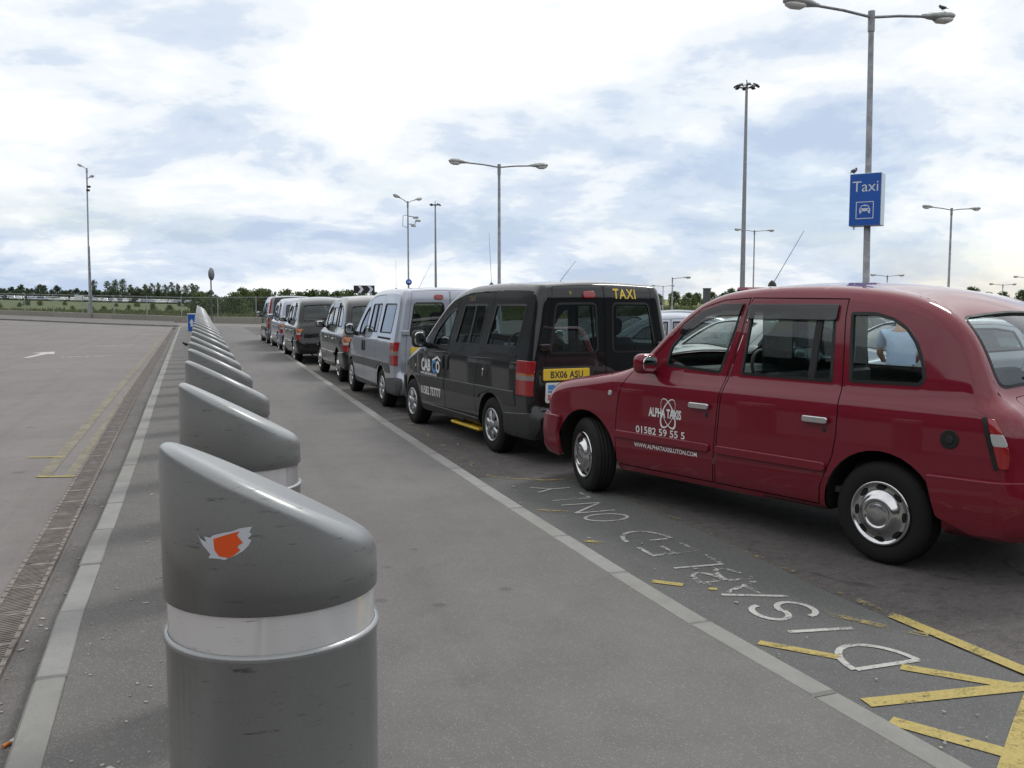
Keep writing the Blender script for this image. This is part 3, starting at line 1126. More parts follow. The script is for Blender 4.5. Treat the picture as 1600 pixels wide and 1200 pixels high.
class Shape:
    UW = 0.8

    def __init__(s, top, bottom, hwz, taper, corners=()):
        """top: (x,z,edge_radius,crown) front bottom -> over the roof -> rear bottom; bottom: (x,z) rear -> front"""
        runs, cur = [], []
        for i, p in enumerate(top):
            cur.append(p)
            if i in corners:
                runs.append(cur)
                cur = [p]
        runs.append(cur)
        D = []
        for rn in runs:
            d = catmull(rn, 0.012)
            D.append(d if not D else d[1:])
        D = np.concatenate(D)
        s.T = D[:, :2]
        k = np.hanning(25)
        k /= k.sum()

        def sm(a):
            return np.convolve(np.pad(a, 12, mode='edge'), k, 'valid')
        s.R = np.maximum(.012, sm(D[:, 2]))
        s.C = sm(D[:, 3])
        seg = np.linalg.norm(np.diff(s.T, axis=0), axis=1)
        s.S = np.concatenate([[0], np.cumsum(seg)])
        tg = np.gradient(s.T, axis=0)
        tg /= np.linalg.norm(tg, axis=1)[:, None]
        n = np.stack([tg[:, 1], -tg[:, 0]], 1)
        n = np.stack([sm(n[:, 0]), sm(n[:, 1])], 1)
        s.N = n / np.linalg.norm(n, axis=1)[:, None]
        s.bottom = np.array(bottom, float)
        z = np.linspace(0, 2.2, 221)
        w = np.interp(z, [q[0] for q in hwz], [q[1] for q in hwz])
        k2 = np.hanning(9)
        k2 /= k2.sum()
        s.hz, s.hwt = z, np.convolve(np.pad(w, 4, mode='edge'), k2, 'valid')
        s.taper = taper
        s.W = s.yy(s.T)
        step = 4
        st = s.T[::step]
        if np.linalg.norm(st[-1] - s.T[-1]) > 1e-6:
            st = np.concatenate([st, s.T[-1:]])
        s.outer = np.concatenate([densify_open(s.bottom, .05)[:-1], st[:-1]]) if np.linalg.norm(st[0] - s.bottom[-1]) < 1e-6 else np.concatenate([densify_open(s.bottom, .05), st])
        if np.linalg.norm(s.outer[0] - s.outer[-1]) < 1e-6:
            s.outer = s.outer[:-1]
        ex = []
        for ph in (18, 36, 54, 72, 90):
            d = s.R * (1 - math.cos(RAD(ph)))
            ex.append((s.T - s.N * d[:, None])[::4])
        s.extra = np.concatenate(ex)

    def hw(s, x, z):
        return np.interp(z, s.hz, s.hwt) * s.taper(x, z)

    def near(s, P):
        idx = np.concatenate([np.argmin(((P[i:i + 400, None] - s.T[None]) ** 2).sum(2), 1) for i in range(0, len(P), 400)])
        d = np.maximum(0, -((P - s.T[idx]) * s.N[idx]).sum(1))
        return idx, d

    def yy(s, P):
        P = np.asarray(P, float)
        idx, d = s.near(P)
        r = s.R[idx]
        a = np.clip((r - d) / r, 0, 1)
        return s.hw(P[:, 0], P[:, 1]) - r + r * np.sqrt(1 - a * a)

    def side(s, P, sd=1):
        """side surface: (x,z) -> position, normal"""
        P = np.asarray(P, float)
        idx, d = s.near(P)
        r = s.R[idx]
        a = np.clip((r - d) / r, 0, 1)[:, None]
        y = s.hw(P[:, 0], P[:, 1]) - r + r * np.sqrt(1 - a[:, 0] ** 2)
        e = .01
        gx_ = (s.hw(P[:, 0] + e, P[:, 1]) - s.hw(P[:, 0] - e, P[:, 1])) / (2 * e)
        gz_ = (s.hw(P[:, 0], P[:, 1] + e) - s.hw(P[:, 0], P[:, 1] - e)) / (2 * e)
        b = np.stack([-gx_, np.ones(len(P)), -gz_], 1)
        b /= np.linalg.norm(b, axis=1)[:, None]
        o = np.stack([s.N[idx, 0], np.zeros(len(P)), s.N[idx, 1]], 1)
        n = np.sqrt(1 - a * a) * b + a * o
        n /= np.linalg.norm(n, axis=1)[:, None]
        pos = np.stack([P[:, 0], y * sd, P[:, 1]], 1)
        n[:, 1] *= sd
        return pos, n

    def _top(s, sv, u):
        t = u / s.UW
        x = np.interp(sv, s.S, s.T[:, 0])
        z = np.interp(sv, s.S, s.T[:, 1])
        w = np.interp(sv, s.S, s.W)
        c = np.interp(sv, s.S, s.C)
        nx = np.interp(sv, s.S, s.N[:, 0])
        nz = np.interp(sv, s.S, s.N[:, 1])
        q = c * np.clip(1 - t * t, 0, 1) ** 1.6
        return np.stack([x + nx * q, w * t, z + nz * q], 1)

    def top(s, P, sd=1):
        P = np.asarray(P, float)
        e = .012
        p = s._top(P[:, 0], P[:, 1])
        ds = s._top(P[:, 0] + e, P[:, 1]) - s._top(P[:, 0] - e, P[:, 1])
        du = s._top(P[:, 0], P[:, 1] + e) - s._top(P[:, 0], P[:, 1] - e)
        n = -np.cross(ds, du)
        n /= np.linalg.norm(n, axis=1)[:, None] + 1e-9
        return p, n

    def s_at(s, x=None, z=None, rear=False):
        """arc length of the outline where it passes height z (front or rear half) or position x on the roof side"""
        im = int(np.argmax(s.T[:, 1]))
        if z is not None:
            rng = range(im, len(s.T)) if rear else range(0, im + 1)
            i = min(rng, key=lambda q: abs(s.T[q, 1] - z))
        else:
            i = min(range(len(s.T)), key=lambda q: abs(s.T[q, 0] - x) + (10 if s.T[q, 1] < 1.0 and q > im else 0))
        return s.S[i]


def densify_open(p, step):
    p = np.asarray(p, float)
    out = []
    for a, b in zip(p[:-1], p[1:]):
        k = max(1, int(math.ceil(np.linalg.norm(b - a) / step)))
        for i in range(k):
            out.append(a + (b - a) * i / k)
    out.append(p[-1])
    return np.array(out)


def arch_pts(cx, cz, R, zb, n=18):
    a = math.asin(max(-1, min(1, (zb - cz) / R)))
    return [(cx - R * math.cos(a + (math.pi - 2 * a) * i / n), cz + R * math.sin(a + (math.pi - 2 * a) * i / n)) for i in range(n + 1)]


class Surf:
    """accumulates mapped triangles for one object"""

    def __init__(s):
        s.v, s.n, s.f = [], [], []
        s.k = 0

    def add(s, pos, nor, tris, flip=False, off=0.0):
        u, inv = np.unique(tris, return_inverse=True)
        t = inv.reshape(tris.shape) + s.k
        s.v.append(pos[u] + nor[u] * off)
        s.n.append(-nor[u] if off <= -0.02 else nor[u])
        s.f.append(t[:, ::-1] if flip else t)
        s.k += len(u)

    def build(s, name, mat, parent):
        if not s.v:
            return None
        return mesh_obj(name, np.concatenate(s.v), np.concatenate(s.f), mat, parent, True, np.concatenate(s.n))


def panel(name, loop, mapf, off, depth, mat, parent, spacing=.05, sd=1, step=.03):
    """raised patch that follows the body surface, with a skirt down to it"""
    lp = densify(loop, step)
    if area2(lp) < 0:
        lp = lp[::-1]
    P, T, C_ = tri_region(lp, [], spacing)
    pos, n = mapf(P, sd)
    a = pos[T[:, 1]] - pos[T[:, 0]]
    b = pos[T[:, 2]] - pos[T[:, 0]]
    if np.sum(np.cross(a, b) * n[T[:, 0]]) < 0:
        T = T[:, ::-1]
    V = list(pos + n * off)
    F = [tuple(t) for t in T]
    q, qn = mapf(lp, sd)
    k = len(V)
    m = len(lp)
    tang = np.roll(q, -1, 0) - np.roll(q, 1, 0)
    outd = np.cross(tang, qn)
    outd /= np.linalg.norm(outd, axis=1)[:, None] + 1e-9
    if np.sum(outd * (q - q.mean(0))) < 0:
        outd = -outd
    hb = min(depth * .45, .006)                      # small rounded shoulder
    V += list(q + qn * off) + list(q + qn * (off - hb) + outd * hb) + list(q + qn * (off - depth) + outd * hb)
    for r_ in range(2):
        for i in range(m):
            j = (i + 1) % m
            a_, b_ = k + r_ * m, k + (r_ + 1) * m
            F.append((a_ + i, b_ + i, b_ + j, a_ + j))
    fa_ = np.array(V)
    f0 = F[len(T)]
    fn = np.cross(fa_[f0[1]] - fa_[f0[0]], fa_[f0[2]] - fa_[f0[0]])
    if np.dot(fn, qn[0] + outd[0]) < 0:
        F = F[:len(T)] + [f_[::-1] for f_ in F[len(T):]]
    e1 = qn + outd * .3
    e1 /= np.linalg.norm(e1, axis=1)[:, None]
    e2 = qn * .35 + outd
    e2 /= np.linalg.norm(e2, axis=1)[:, None]
    return mesh_obj(name, V, F, mat, parent, True, np.concatenate([n, e1, e2, outd]))


def rect(x0, z0, x1, z1, r=.02):
    return fillet([(x0, z0), (x1, z0), (x1, z1), (x0, z1)], r)


def disc(cx, cz, r, n=20, sx=1.0):
    return np.array([(cx + r * sx * math.cos(2 * math.pi * i / n), cz + r * math.sin(2 * math.pi * i / n)) for i in range(n)])


def put_text(name, txt, mapf, x0, z0, size, mat, parent, dirx=-1, slope=0.0, sd=1, off=.003, **kw):
    v, f = text_mesh(txt, size, **kw)
    P = np.stack([x0 + dirx * v[:, 0], z0 + v[:, 1] + slope * v[:, 0]], 1)
    pos, n = mapf(P, sd)
    return mesh_obj(name, pos + n * off, f, mat, parent)


M_TRIM = simple("interior_trim", (0.085, 0.098, 0.098), 0.7, 0, 0, 0.4, 0.2, 6)
M_SEAT = simple("seat_fabric", (0.05, 0.052, 0.058), 0.85, 0, 0, 0.3, 0.25, 20)
M_RUB = simple("black_rubber", (0.014, 0.014, 0.015), 0.55, 0, 0, 0.4, 0.2, 10, 0.1)
M_GAP = simple("panel_gap", (0.006, 0.005, 0.005), 0.8)
M_TYRE = simple("tyre_rubber", (0.011, 0.011, 0.011), 0.8, 0, 0, 0.35, 0.3, 25, 0.12)
M_CHROME = simple("chrome", (0.62, 0.62, 0.63), 0.16, 1.0, 0, 0.5, 0.05, 12, 0.06)
M_ALLOY = simple("wheel_silver", (0.44, 0.45, 0.46), 0.32, 0.85, 0, 0.5, 0.12, 10, 0.08)
M_BLKP = simple("black_plastic", (0.022, 0.023, 0.024), 0.5, 0, 0, 0.4, 0.15, 14, 0.08)
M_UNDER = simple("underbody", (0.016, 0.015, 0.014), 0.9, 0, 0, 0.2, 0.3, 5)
M_GLASS = glass_mat("clear_glass", (0.78, 0.84, 0.82))
M_GLASS_D = glass_mat("tinted_glass", (0.34, 0.41, 0.41), 0.0, 2.2)
M_MIRROR = simple("mirror_glass", (0.80, 0.86, 0.86), 0.03, 1.0)
M_LAMP_R = simple("lamp_red", (0.30, 0.010, 0.013), 0.18, 0, 0.8)
M_LAMP_W = simple("lamp_clear", (0.44, 0.44, 0.44), 0.15, 0, 0.8)
M_LAMP_S = simple("lamp_smoked", (0.22, 0.20, 0.19), 0.2, 0, 0.8)
M_LAMP_O = simple("lamp_amber", (0.36, 0.10, 0.014), 0.2, 0, 0.8)
M_PLATE_Y = simple("plate_yellow", (0.72, 0.50, 0.03), 0.4, 0, 0.3)
M_PLATE_W = simple("plate_white", (0.72, 0.72, 0.70), 0.4, 0, 0.3)
M_INK = simple("plate_ink", (0.015, 0.015, 0.015), 0.5)
M_VINYL = simple("white_vinyl", (0.80, 0.80, 0.80), 0.45, 0, 0.2)
M_VINYL_Y = simple("yellow_vinyl", (0.75, 0.56, 0.06), 0.45, 0, 0.2)
M_VINYL_B = simple("blue_vinyl", (0.06, 0.26, 0.62), 0.45, 0, 0.2)
M_RED = car_paint("paint_red", (0.172, 0.0085, 0.021), 0.35, 0.0, 0.2)
M_BLACK = car_paint("paint_black", (0.009, 0.010, 0.011), 0.35, 0.0, 0.2)
M_DGREY = car_paint("paint_dark_grey", (0.013, 0.0155, 0.0145), 0.32, 0.0, 0.2)
M_SILV = car_paint("paint_silver", (0.38, 0.41, 0.47), 0.34, 0.55, 0.3)
M_LILAC = car_paint("paint_lilac", (0.27, 0.28, 0.35), 0.34, 0.45, 0.3)
M_VGREY = car_paint("paint_van_grey", (0.19, 0.20, 0.21), 0.34, 0.5, 0.3)
M_WHITEP = car_paint("paint_white", (0.62, 0.63, 0.63), 0.35, 0.0, 0.3)
M_CLAD = simple("grey_cladding", (0.085, 0.087, 0.090), 0.55, 0, 0, 0.4, 0.15, 10, 0.08)
M_DEFL = glass_mat("smoked_acrylic", (0.20, 0.18, 0.17), 0.04)


def make_wheel(kind, R, wd, parent, loc, side):
    """wheel (rim) with tyre and trim as its parts; outer face toward side"""
    h = wd / 2
    q = R - .135
    rim = MB().lathe([(.0, .035), (.06, .035), (q - .03, .020), (q - .012, h - .03), (q + .004, h - .012), (q + .006, -h + .02), (q - .03, -h + .02)], 36, 'y')
    w = rim.build("wheel", M_ALLOY if kind != 'cab' else M_UNDER, parent)
    w.location = loc
    if side < 0:
        w.rotation_euler = (0, 0, math.pi)
    prof = [(q, -h + .015), (q + .02, -h), (R - .045, -h - .008), (R - .012, -h + .012), (R - .002, -h + .03)]
    for yy in np.linspace(-h + .045, h - .045, 4):
        prof += [(R, yy - .012), (R - .009, yy - .003), (R - .009, yy + .003), (R, yy + .012)]
    prof += [(R - .002, h - .03), (R - .012, h - .012), (R - .045, h + .008), (q + .03, h + .004), (q + .004, h - .008), (q, h - .03)]
    MB().lathe(prof, 44, 'y').build("tyre", M_TYRE, w)
    if kind == 'cab':
        c = MB().lathe([(q + .004, h - .02), (q + .012, h + .006), (q + .004, h + .014), (q - .006, h + .010), (q - .012, h - .002), (q - .050, h + .004), (q - .072, h + .016),
                        (q - .085, h + .034), (q - .100, h + .042), (q - .112, h + .043), (q - .116, h + .037), (q - .124, h + .034), (q - .135, h + .040), (q - .160, h + .044), (0.0, h + .045)], 48, 'y')
        c.build("hubcap", M_CHROME, w)
        for k in range(8):
            a = 2 * math.pi * k / 8
            rr = q - .033
            pts = []
            for j in range(10):
                e = 2 * math.pi * j / 10
                r_, t_ = rr + .014 * math.sin(e), .034 * math.cos(e)
                pts.append((r_ * math.cos(a) - t_ * math.sin(a), h + .0065, r_ * math.sin(a) + t_ * math.cos(a)))
            mesh_obj("vent_slot", pts, [tuple(range(10))[::-1]], M_GAP, w)
    else:
        b = MB().lathe([(q + .005, h - .03), (q + .012, h + .004), (q + .002, h + .010), (q - .012, h + .002), (q - .016, h - .02)], 40, 'y')
        ns = 7 if kind == 'van' else 5
        for k in range(ns):
            a = 2 * math.pi * k / ns + .2
            M = Matrix.Rotation(-a, 3, 'Y')
            vs_ = []
            for (r_, ww, y_) in ((.030, .020, h + .004), (q * .55, .034, h + .010), (q - .008, .052, h - .002)):
                for t_, dy in ((-ww, -.016), (-ww * .55, 0), (ww * .55, 0), (ww, -.016)):
                    vs_.append(M @ Vector((r_, y_ + dy, t_)))
            fs_ = []
            for i in range(2):
                for j in range(3):
                    fs_.append((i * 4 + j, i * 4 + j + 1, (i + 1) * 4 + j + 1, (i + 1) * 4 + j))
            b.add(vs_, fs_, False)
        b.lathe([(.062, h - .012), (.058, h + .008), (.040, h + .014), (0, h + .015)], 20, 'y')
        b.build("wheel_trim", M_ALLOY, w)
        MB().lathe([(q - .01, h - .038), (0, h - .034)], 30, 'y').build("spoke_backing_disc", M_UNDER, w)  # dark disc closing the gaps behind the spokes
    return w


def build_shell(root, sh, paint, windows, doors, top_windows, top_gaps, spacing=.055, glass=None, glass_top=None, door_mat=None):
    """body shell, doors, windows, seals, gaps and lining as parts of root.
    windows: (loop, door index or None); doors: loops; top_windows: loops in (s,u); top_gaps: loops in (s,u) of lids/doors"""
    glass = glass or M_GLASS
    wl_ = [densify(w, .035) for w, _ in windows]
    wg = [shrink(w, .022) for w in wl_]
    dl = [densify(d, .045) for d in doors]
    di = [shrink(d, .008) for d in dl]
    P, T, Cn = tri_region(sh.outer, wl_ + wg + dl + di, spacing, sh.extra)
    lab = np.zeros(len(T), int)          # 0 body
    for i, (d, e) in enumerate(zip(dl, di)):
        lab[inside(d, Cn)] = 1
        lab[inside(e, Cn)] = 100 + i
    for i, (a, b) in enumerate(zip(wl_, wg)):
        lab[inside(a, Cn)] = 2
        lab[inside(b, Cn)] = 200 + i
    body, gaps, lining = Surf(), Surf(), Surf()
    all_doors = []
    for sd in (1, -1):
        pos, nor = sh.side(P, sd)
        flip = sd > 0
        body.add(pos, nor, T[lab == 0], flip)
        if (lab == 1).any():
            gaps.add(pos, nor, T[lab == 1], flip, -.010)
        k = ((lab == 0) | (lab >= 100) & (lab < 200)) & (Cn[:, 1] > .5)
        lining.add(pos, nor, T[k], not flip, -.030)
        dobjs = []
        for i in range(len(doors)):
            s_ = Surf()
            s_.add(pos, nor, T[lab == 100 + i], flip)
            dobjs.append(s_.build("door", door_mat or paint, root))
        all_doors += dobjs
        for i, (w, di_) in enumerate(windows):
            par = dobjs[di_] if di_ is not None else root
            s_ = Surf()
            s_.add(pos, nor, T[lab == 200 + i], flip, -.010)
            wo = s_.build("window", glass, par)
            # seal between the opening and the pane
            a, b = wl_[i], wg[i]
            pa, na = sh.side(a, sd)
            pb, nb_ = sh.side(b, sd)
            m = len(a)
            V = np.concatenate([pa + na * .002, pb + nb_ * .004, pb - nb_ * .014])
            F = []
            for q in range(m):
                r_ = (q + 1) % m
                F += [(q, r_, m + r_, m + q), (m + q, m + r_, 2 * m + r_, 2 * m + q)]
            mesh_obj("window_seal", V, F, M_RUB, par)
    # top strip
    n = int(sh.S[-1] / .06)
    sv = np.linspace(0, sh.S[-1], n)
    U = sh.UW
    uu = np.linspace(-U, U, 21)
    outer = np.concatenate([np.stack([sv, np.full(n, -U)], 1)[:-1], np.stack([np.full(21, sv[-1]), uu], 1)[:-1],
                            np.stack([sv[::-1], np.full(n, U)], 1)[:-1], np.stack([np.full(21, 0.0), uu[::-1]], 1)[:-1]])
    tw = [densify(w, .04) for w in top_windows]
    tg = [shrink(w, .022) for w in tw]
    gl = [densify(g_, .05) for g_ in top_gaps]
    gi = [shrink(g_, .006) for g_ in gl]
    P, T, Cn = tri_region(outer, tw + tg + gl + gi, .07)
    lab = np.zeros(len(T), int)
    for a, b in zip(gl, gi):
        ia, ib = inside(a, Cn), inside(b, Cn)
        lab[ia & ~ib] = 1
    for i, (a, b) in enumerate(zip(tw, tg)):
        lab[inside(a, Cn)] = 2
        lab[inside(b, Cn)] = 200 + i
    pos, nor = sh.top(P)
    body.add(pos, nor, T[lab == 0], True)
    if (lab == 1).any():
        gaps.add(pos, nor, T[lab == 1], True, -.010)
    lining.add(pos, nor, T[(lab == 0) & (pos[T].mean(1)[:, 2] > 1.0)], False, -.030)
    bo = body.build("body", paint, root)
    for i in range(len(tw)):
        s_ = Surf()
        s_.add(pos, nor, T[lab == 200 + i], True, -.010)
        s_.build("windscreen" if i == 0 else "rear_window", (glass_top or glass) if i else M_GLASS, root)
        pa, na = sh.top(tw[i])
        pb, nb_ = sh.top(tg[i])
        m = len(pa)
        V = np.concatenate([pa + na * .002, pb + nb_ * .005, pb - nb_ * .014])
        F = []
        for q in range(m):
            r_ = (q + 1) % m
            F += [(q, r_, m + r_, m + q), (m + q, m + r_, 2 * m + r_, 2 * m + q)]
        mesh_obj("window_seal", V, F, M_RUB, root)
    gaps.build("panel_gap", M_GAP, root)
    lining.build("interior_lining", M_TRIM, root)
    # underbody and wheel wells across the car
    b = densify_open(sh.bottom, .06)
    y = sh.yy(b) - .02
    V = [(p[0], w, p[1]) for p, w in zip(b, y)] + [(p[0], -w, p[1]) for p, w in zip(b, y)]
    m = len(b)
    mesh_obj("underbody", V, [(i, m + i, m + i + 1, i + 1) for i in range(m - 1)], M_UNDER, root, True)
    return all_doors


def seat(root, x, y, w, h=.62, mat=None, head=True):
    b = MB()
    b.box((x + .24, y, .56), (.52, w, .20), None, .05)
    b.box((x - .06, y, .62 + h / 2), (.17, w, h), Matrix.Rotation(RAD(-10), 3, 'Y'), .06)
    if head:
        b.box((x - .14, y, .74 + h), (.11, .26, .19), Matrix.Rotation(RAD(-8), 3, 'Y'), .04)
    return b.build("seat", mat or M_SEAT, root)


def steering(root, x, y, z):
    b = MB()
    ring = [(x + .19 * math.sin(a) * .35, y + .19 * math.cos(a), z + .19 * math.sin(a) * .93) for a in np.linspace(0, 2 * math.pi, 25)]
    b.tube(ring, .016, 6, False)
    b.tube([(x + .02, y, z), (x + .30, y, z - .22)], .025, 6)
    b.tube([(x, y - .18, z), (x, y + .18, z)], .012, 6)
    return b.build("steering_wheel", M_BLKP, root)


def plate(root, mapf, c, u0, w, txt, mat, off=.012, h=.111):
    """number plate on the tail (s,u) surface; characters as flat print"""
    p = panel("number_plate", rect(c - h / 2, u0 - w / 2, c + h / 2, u0 + w / 2, .01), mapf, off, off, mat, root, .08)
    if txt:
        v, f = text_mesh(txt, .098, xscale=.86, spacing=1.06, bold=.0022)
        v[:, 0] -= (v[:, 0].max() + v[:, 0].min()) / 2
        v[:, 1] -= (v[:, 1].max() + v[:, 1].min()) / 2
        k = min(1.0, (w - .03) / (v[:, 0].max() - v[:, 0].min()))
        P = np.stack([c - v[:, 1], u0 - v[:, 0] * k], 1)
        pos, n = mapf(P)
        mesh_obj("plate_lettering", pos + n * (off + .0015), f, M_INK, p)
    return p


# ------------------------------------------------------------------ London-style cab
def cab_taper(x, z):
    x = np.asarray(x, float)
    z = np.asarray(z, float)
    f = np.clip((x - 2.2) / 1.45, 0, 1)
    r = np.clip((-.15 - x) / .8, 0, 1)
    up = np.clip((z - 1.1) / .5, 0, 1)
    return 1 - .085 * f ** 2 - (.05 + .10 * up) * r ** 2


CAB_TOP = [  # x, z, edge radius, crown
    (3.28, .27, .05, 0), (3.46, .275, .10, .02), (3.57, .31, .16, .06), (3.62, .42, .22, .10), (3.63, .56, .24, .11), (3.60, .655, .24, .11), (3.575, .70, .22, .10),
    (3.55, .80, .20, .09), (3.50, .885, .18, .06), (3.40, .955, .16, .04), (3.20, 1.00, .13, .035), (2.90, 1.047, .11, .04), (2.60, 1.098, .10, .045), (2.42, 1.142, .09, .05), (2.30, 1.185, .07, .05),
    (2.15, 1.315, .06, .07), (1.98, 1.48, .06, .07), (1.80, 1.63, .07, .05), (1.66, 1.715, .085, .035), (1.50, 1.768, .10, .03), (1.25, 1.803, .11, .03), (.90, 1.818, .11, .03), (.50, 1.812, .12, .03),
    (.15, 1.780, .12, .03), (-.12, 1.725, .11, .03), (-.31, 1.640, .09, .035), (-.44, 1.530, .075, .045), (-.535, 1.39, .075, .055), (-.605, 1.25, .08, .055), (-.655, 1.145, .10, .05),
    (-.71, 1.10, .12, .045), (-.79, 1.05, .13, .04), (-.855, .95, .16, .04), (-.885, .82, .17, .04), (-.895, .69, .17, .04), (-.935, .66, .18, .05), (-.955, .58, .19, .05), (-.955, .44, .19, .05), (-.92, .34, .15, .03), (-.80, .285, .06, 0), (-.62, .28, .04, 0)]
CAB_BOT = [(-.62, .28)] + arch_pts(0, .335, .412, .28) + [(1.4, .275)] + arch_pts(2.886, .335, .412, .27) + [(3.28, .27)]
CAB_HW = [(0, .78), (.2, .80), (.35, .860), (.50, .880), (.75, .888), (.95, .887), (1.02, .878), (1.06, .862), (1.10, .835), (1.125, .822), (1.2, .812), (1.5, .748), (1.8, .675), (2.0, .63)]


def make_cab(paint):
    sh = Shape(CAB_TOP, CAB_BOT, CAB_HW, cab_taper, (14,))
    root = empty("taxi_cab")
    gapB = [(1.205, 1.735), (1.235, 1.47), (1.31, 1.16), (1.335, .99), (1.352, .81), (1.378, .56), (1.40, .315)]
    doorF = [(2.41, .99), (2.455, .80), (2.475, .59), (2.485, .315)] + gapB[::-1] + [(1.46, 1.718), (1.66, 1.66), (1.83, 1.53), (1.985, 1.37), (2.14, 1.21), (2.31, 1.135)]
    gB2 = [(x - .014, z) for x, z in gapB]
    doorR = gB2 + [(.455, .315), (.44, .45), (.345, .66), (.318, .80), (.31, .96), (.32, 1.10), (.335, 1.28), (.375, 1.60), (.375, 1.725)]
    winF = fillet([(1.955, 1.185), (1.375, 1.155), (1.285, 1.50), (1.262, 1.665), (1.45, 1.662), (1.63, 1.612), (1.79, 1.50), (1.93, 1.345)], .035)
    winR = fillet([(1.178, 1.655), (.455, 1.655), (.40, 1.155), (1.19, 1.16)], .03)
    winQ = fillet([(.345, 1.635), (.16, 1.635), (.02, 1.60), (-.09, 1.535), (-.165, 1.45), (-.225, 1.33), (-.255, 1.22), (-.225, 1.175), (.278, 1.165)], .03)
    s0, s1 = sh.s_at(z=1.215), sh.s_at(z=1.705)
    r0, r1 = sh.s_at(z=1.61, rear=True), sh.s_at(z=1.175, rear=True)
    b0, b1 = sh.s_at(z=1.125, rear=True), sh.s_at(z=.68, rear=True)
    h0, h1 = sh.s_at(z=.91), sh.s_at(z=1.16)
    ws = fillet([(s0, -.73), (s1, -.73), (s1, .73), (s0, .73)], .08)
    rw = fillet([(r0, -.775), (r1, -.765), (r1, .765), (r0, .775)], .10)
    boot = fillet([(b0, -.68), (b1, -.62), (b1, .62), (b0, .68)], .06)
    hood = fillet([(h0, -.52), (h1, -.74), (h1, .74), (h0, .52)], .06)
    doors_ = build_shell(root, sh, paint, [(winF, 0), (winR, 1), (winQ, None)], [doorF, doorR], [ws, rw], [boot, hood])
    for sd in (1, -1):
        dF, dR = (doors_[0], doors_[1]) if sd > 0 else (doors_[2], doors_[3])
        for (xa, xb, d) in ((1.605, 1.415, dF), (.565, .375, dR)):
            panel("handle_recess", disc((xa + xb) / 2 - .015, .868, .05, 18, 1.15), sh.side, .0015, .002, paint, d, .04, sd)
            x0, x1 = xb, xa
            panel("door_handle", rect(x0, .888, x1, .922, .016), sh.side, .040, .022, M_CHROME, d, .04, sd, .015)
            panel("handle_lock", disc(x0 + .035, .838, .014, 12), sh.side, .004, .004, M_BLKP, d, .03, sd)
        panel("side_moulding", rect(1.425, .560, 2.455, .612, .02), sh.side, .022, .022, paint, dF, .06, sd)
        panel("side_moulding", rect(.40, .560, 1.345, .612, .02), sh.side, .022, .022, paint, dR, .06, sd)
        defF = fillet([(1.845, 1.455), (1.79, 1.435), (1.61, 1.55), (1.45, 1.595), (1.275, 1.60), (1.255, 1.685), (1.45, 1.682), (1.635, 1.632), (1.80, 1.52)], .012)
        panel("wind_deflector", defF, sh.side, .022, .016, M_DEFL, dF, .06, sd)
        panel("wind_deflector", rect(.44, 1.575, 1.20, 1.678, .015), sh.side, .022, .016, M_DEFL, dR, .06, sd)
        panel("window_divider", rect(.555, 1.16, .60, 1.66, .003), sh.side, .004, .014, M_RUB, dR, .06, sd)
        # tail lamp in three lenses, wrapping the corner
        for i, (za, zb, mt) in enumerate(((.935, 1.015, M_LAMP_R), (.865, .932, M_LAMP_W), (.735, .862, M_LAMP_R))):
            def xf(z):
                return -.668 - .078 * (1.02 - z) / .28

            def xr(z):
                return xf(z) - .010 - .058 * math.sin(math.pi * min(1, max(0, (1.045 - z) / .36))) ** .8
            lp = [(xf(za), za), (xf(zb), zb), (xr(zb), zb), (xr((za + zb) / 2), (za + zb) / 2), (xr(za), za)]
            panel("tail_lamp", fillet(lp, .012), sh.side, .010, .012, mt, root, .025, sd, .015)
        panel("tail_lamp_bezel", fillet([(-.635, 1.02), (-.655, 1.03), (-.742, .73), (-.72, .725)], .006), sh.side, .006, .006, M_RUB, root, .03, sd)
        panel("side_repeater", disc(2.535, .925, .019, 14), sh.side, .010, .010, M_LAMP_W, root, .02, sd, .01)
        panel("rear_bumper", fillet([(-.395, .40), (-.60, .33), (-.90, .345), (-.95, .45), (-.95, .585), (-.925, .655), (-.33, .645)], .02), sh.side, .038, .042, paint, root, .05, sd)
        panel("front_bumper_end", fillet([(3.27, .30), (3.57, .33), (3.60, .655), (3.245, .655), (3.28, .50)], .02), sh.side, .038, .042, paint, root, .05, sd)
        # mirror
        m = MB().ell((2.035, sd * .965, 1.205), (.062, .105, .082), 20, 12, True, None, .62)
        m.tube([(2.06, sd * .83, 1.145), (2.05, sd * .90, 1.15), (2.04, sd * .95, 1.17)], [.035, .032, .03], 8)
        mo = m.build("door_mirror", paint, root)
        MB().ell((1.975, sd * .968, 1.205), (.006, .082, .062), 18, 8, True, None, .7).build("mirror_glass", M_MIRROR, mo)
        # head lamp
        c = Vector((3.50, sd * .60, .80))
        MB().ell(c, (.06, .115, .105), 20, 12).build("head_lamp", M_LAMP_W, root)
    panel("fuel_cap", disc(-.455, .875, .055, 22), sh.side, .006, .006, M_RUB, root, .03, 1, .02)
    panel("fuel_cap_knob", disc(-.455, .875, .022, 14), sh.side, .012, .006, M_BLKP, root, .03, 1, .01)
    sp_ = sh.s_at(z=.80, rear=True)
    plate(root, sh.top, sp_, 0.0, .52, "", M_PLATE_Y)
    # rear wiper, roof sign, grille, exhaust
    rwz, rn = sh.top(np.array([(r1 - .06, .35), (r1 - .05, -.30)]))
    MB().tube([tuple(rwz[0] + rn[0] * .03), tuple((rwz[0] + rwz[1]) / 2 + rn[0] * .045), tuple(rwz[1] + rn[1] * .02)], .009, 6).build("rear_wiper", M_BLKP, root)
    MB().box((1.52, .26, 1.795), (.12, .34, .045), None, .02).build("roof_sign", M_RED, root)
    g0, g1 = sh.s_at(z=.72), sh.s_at(z=.90)
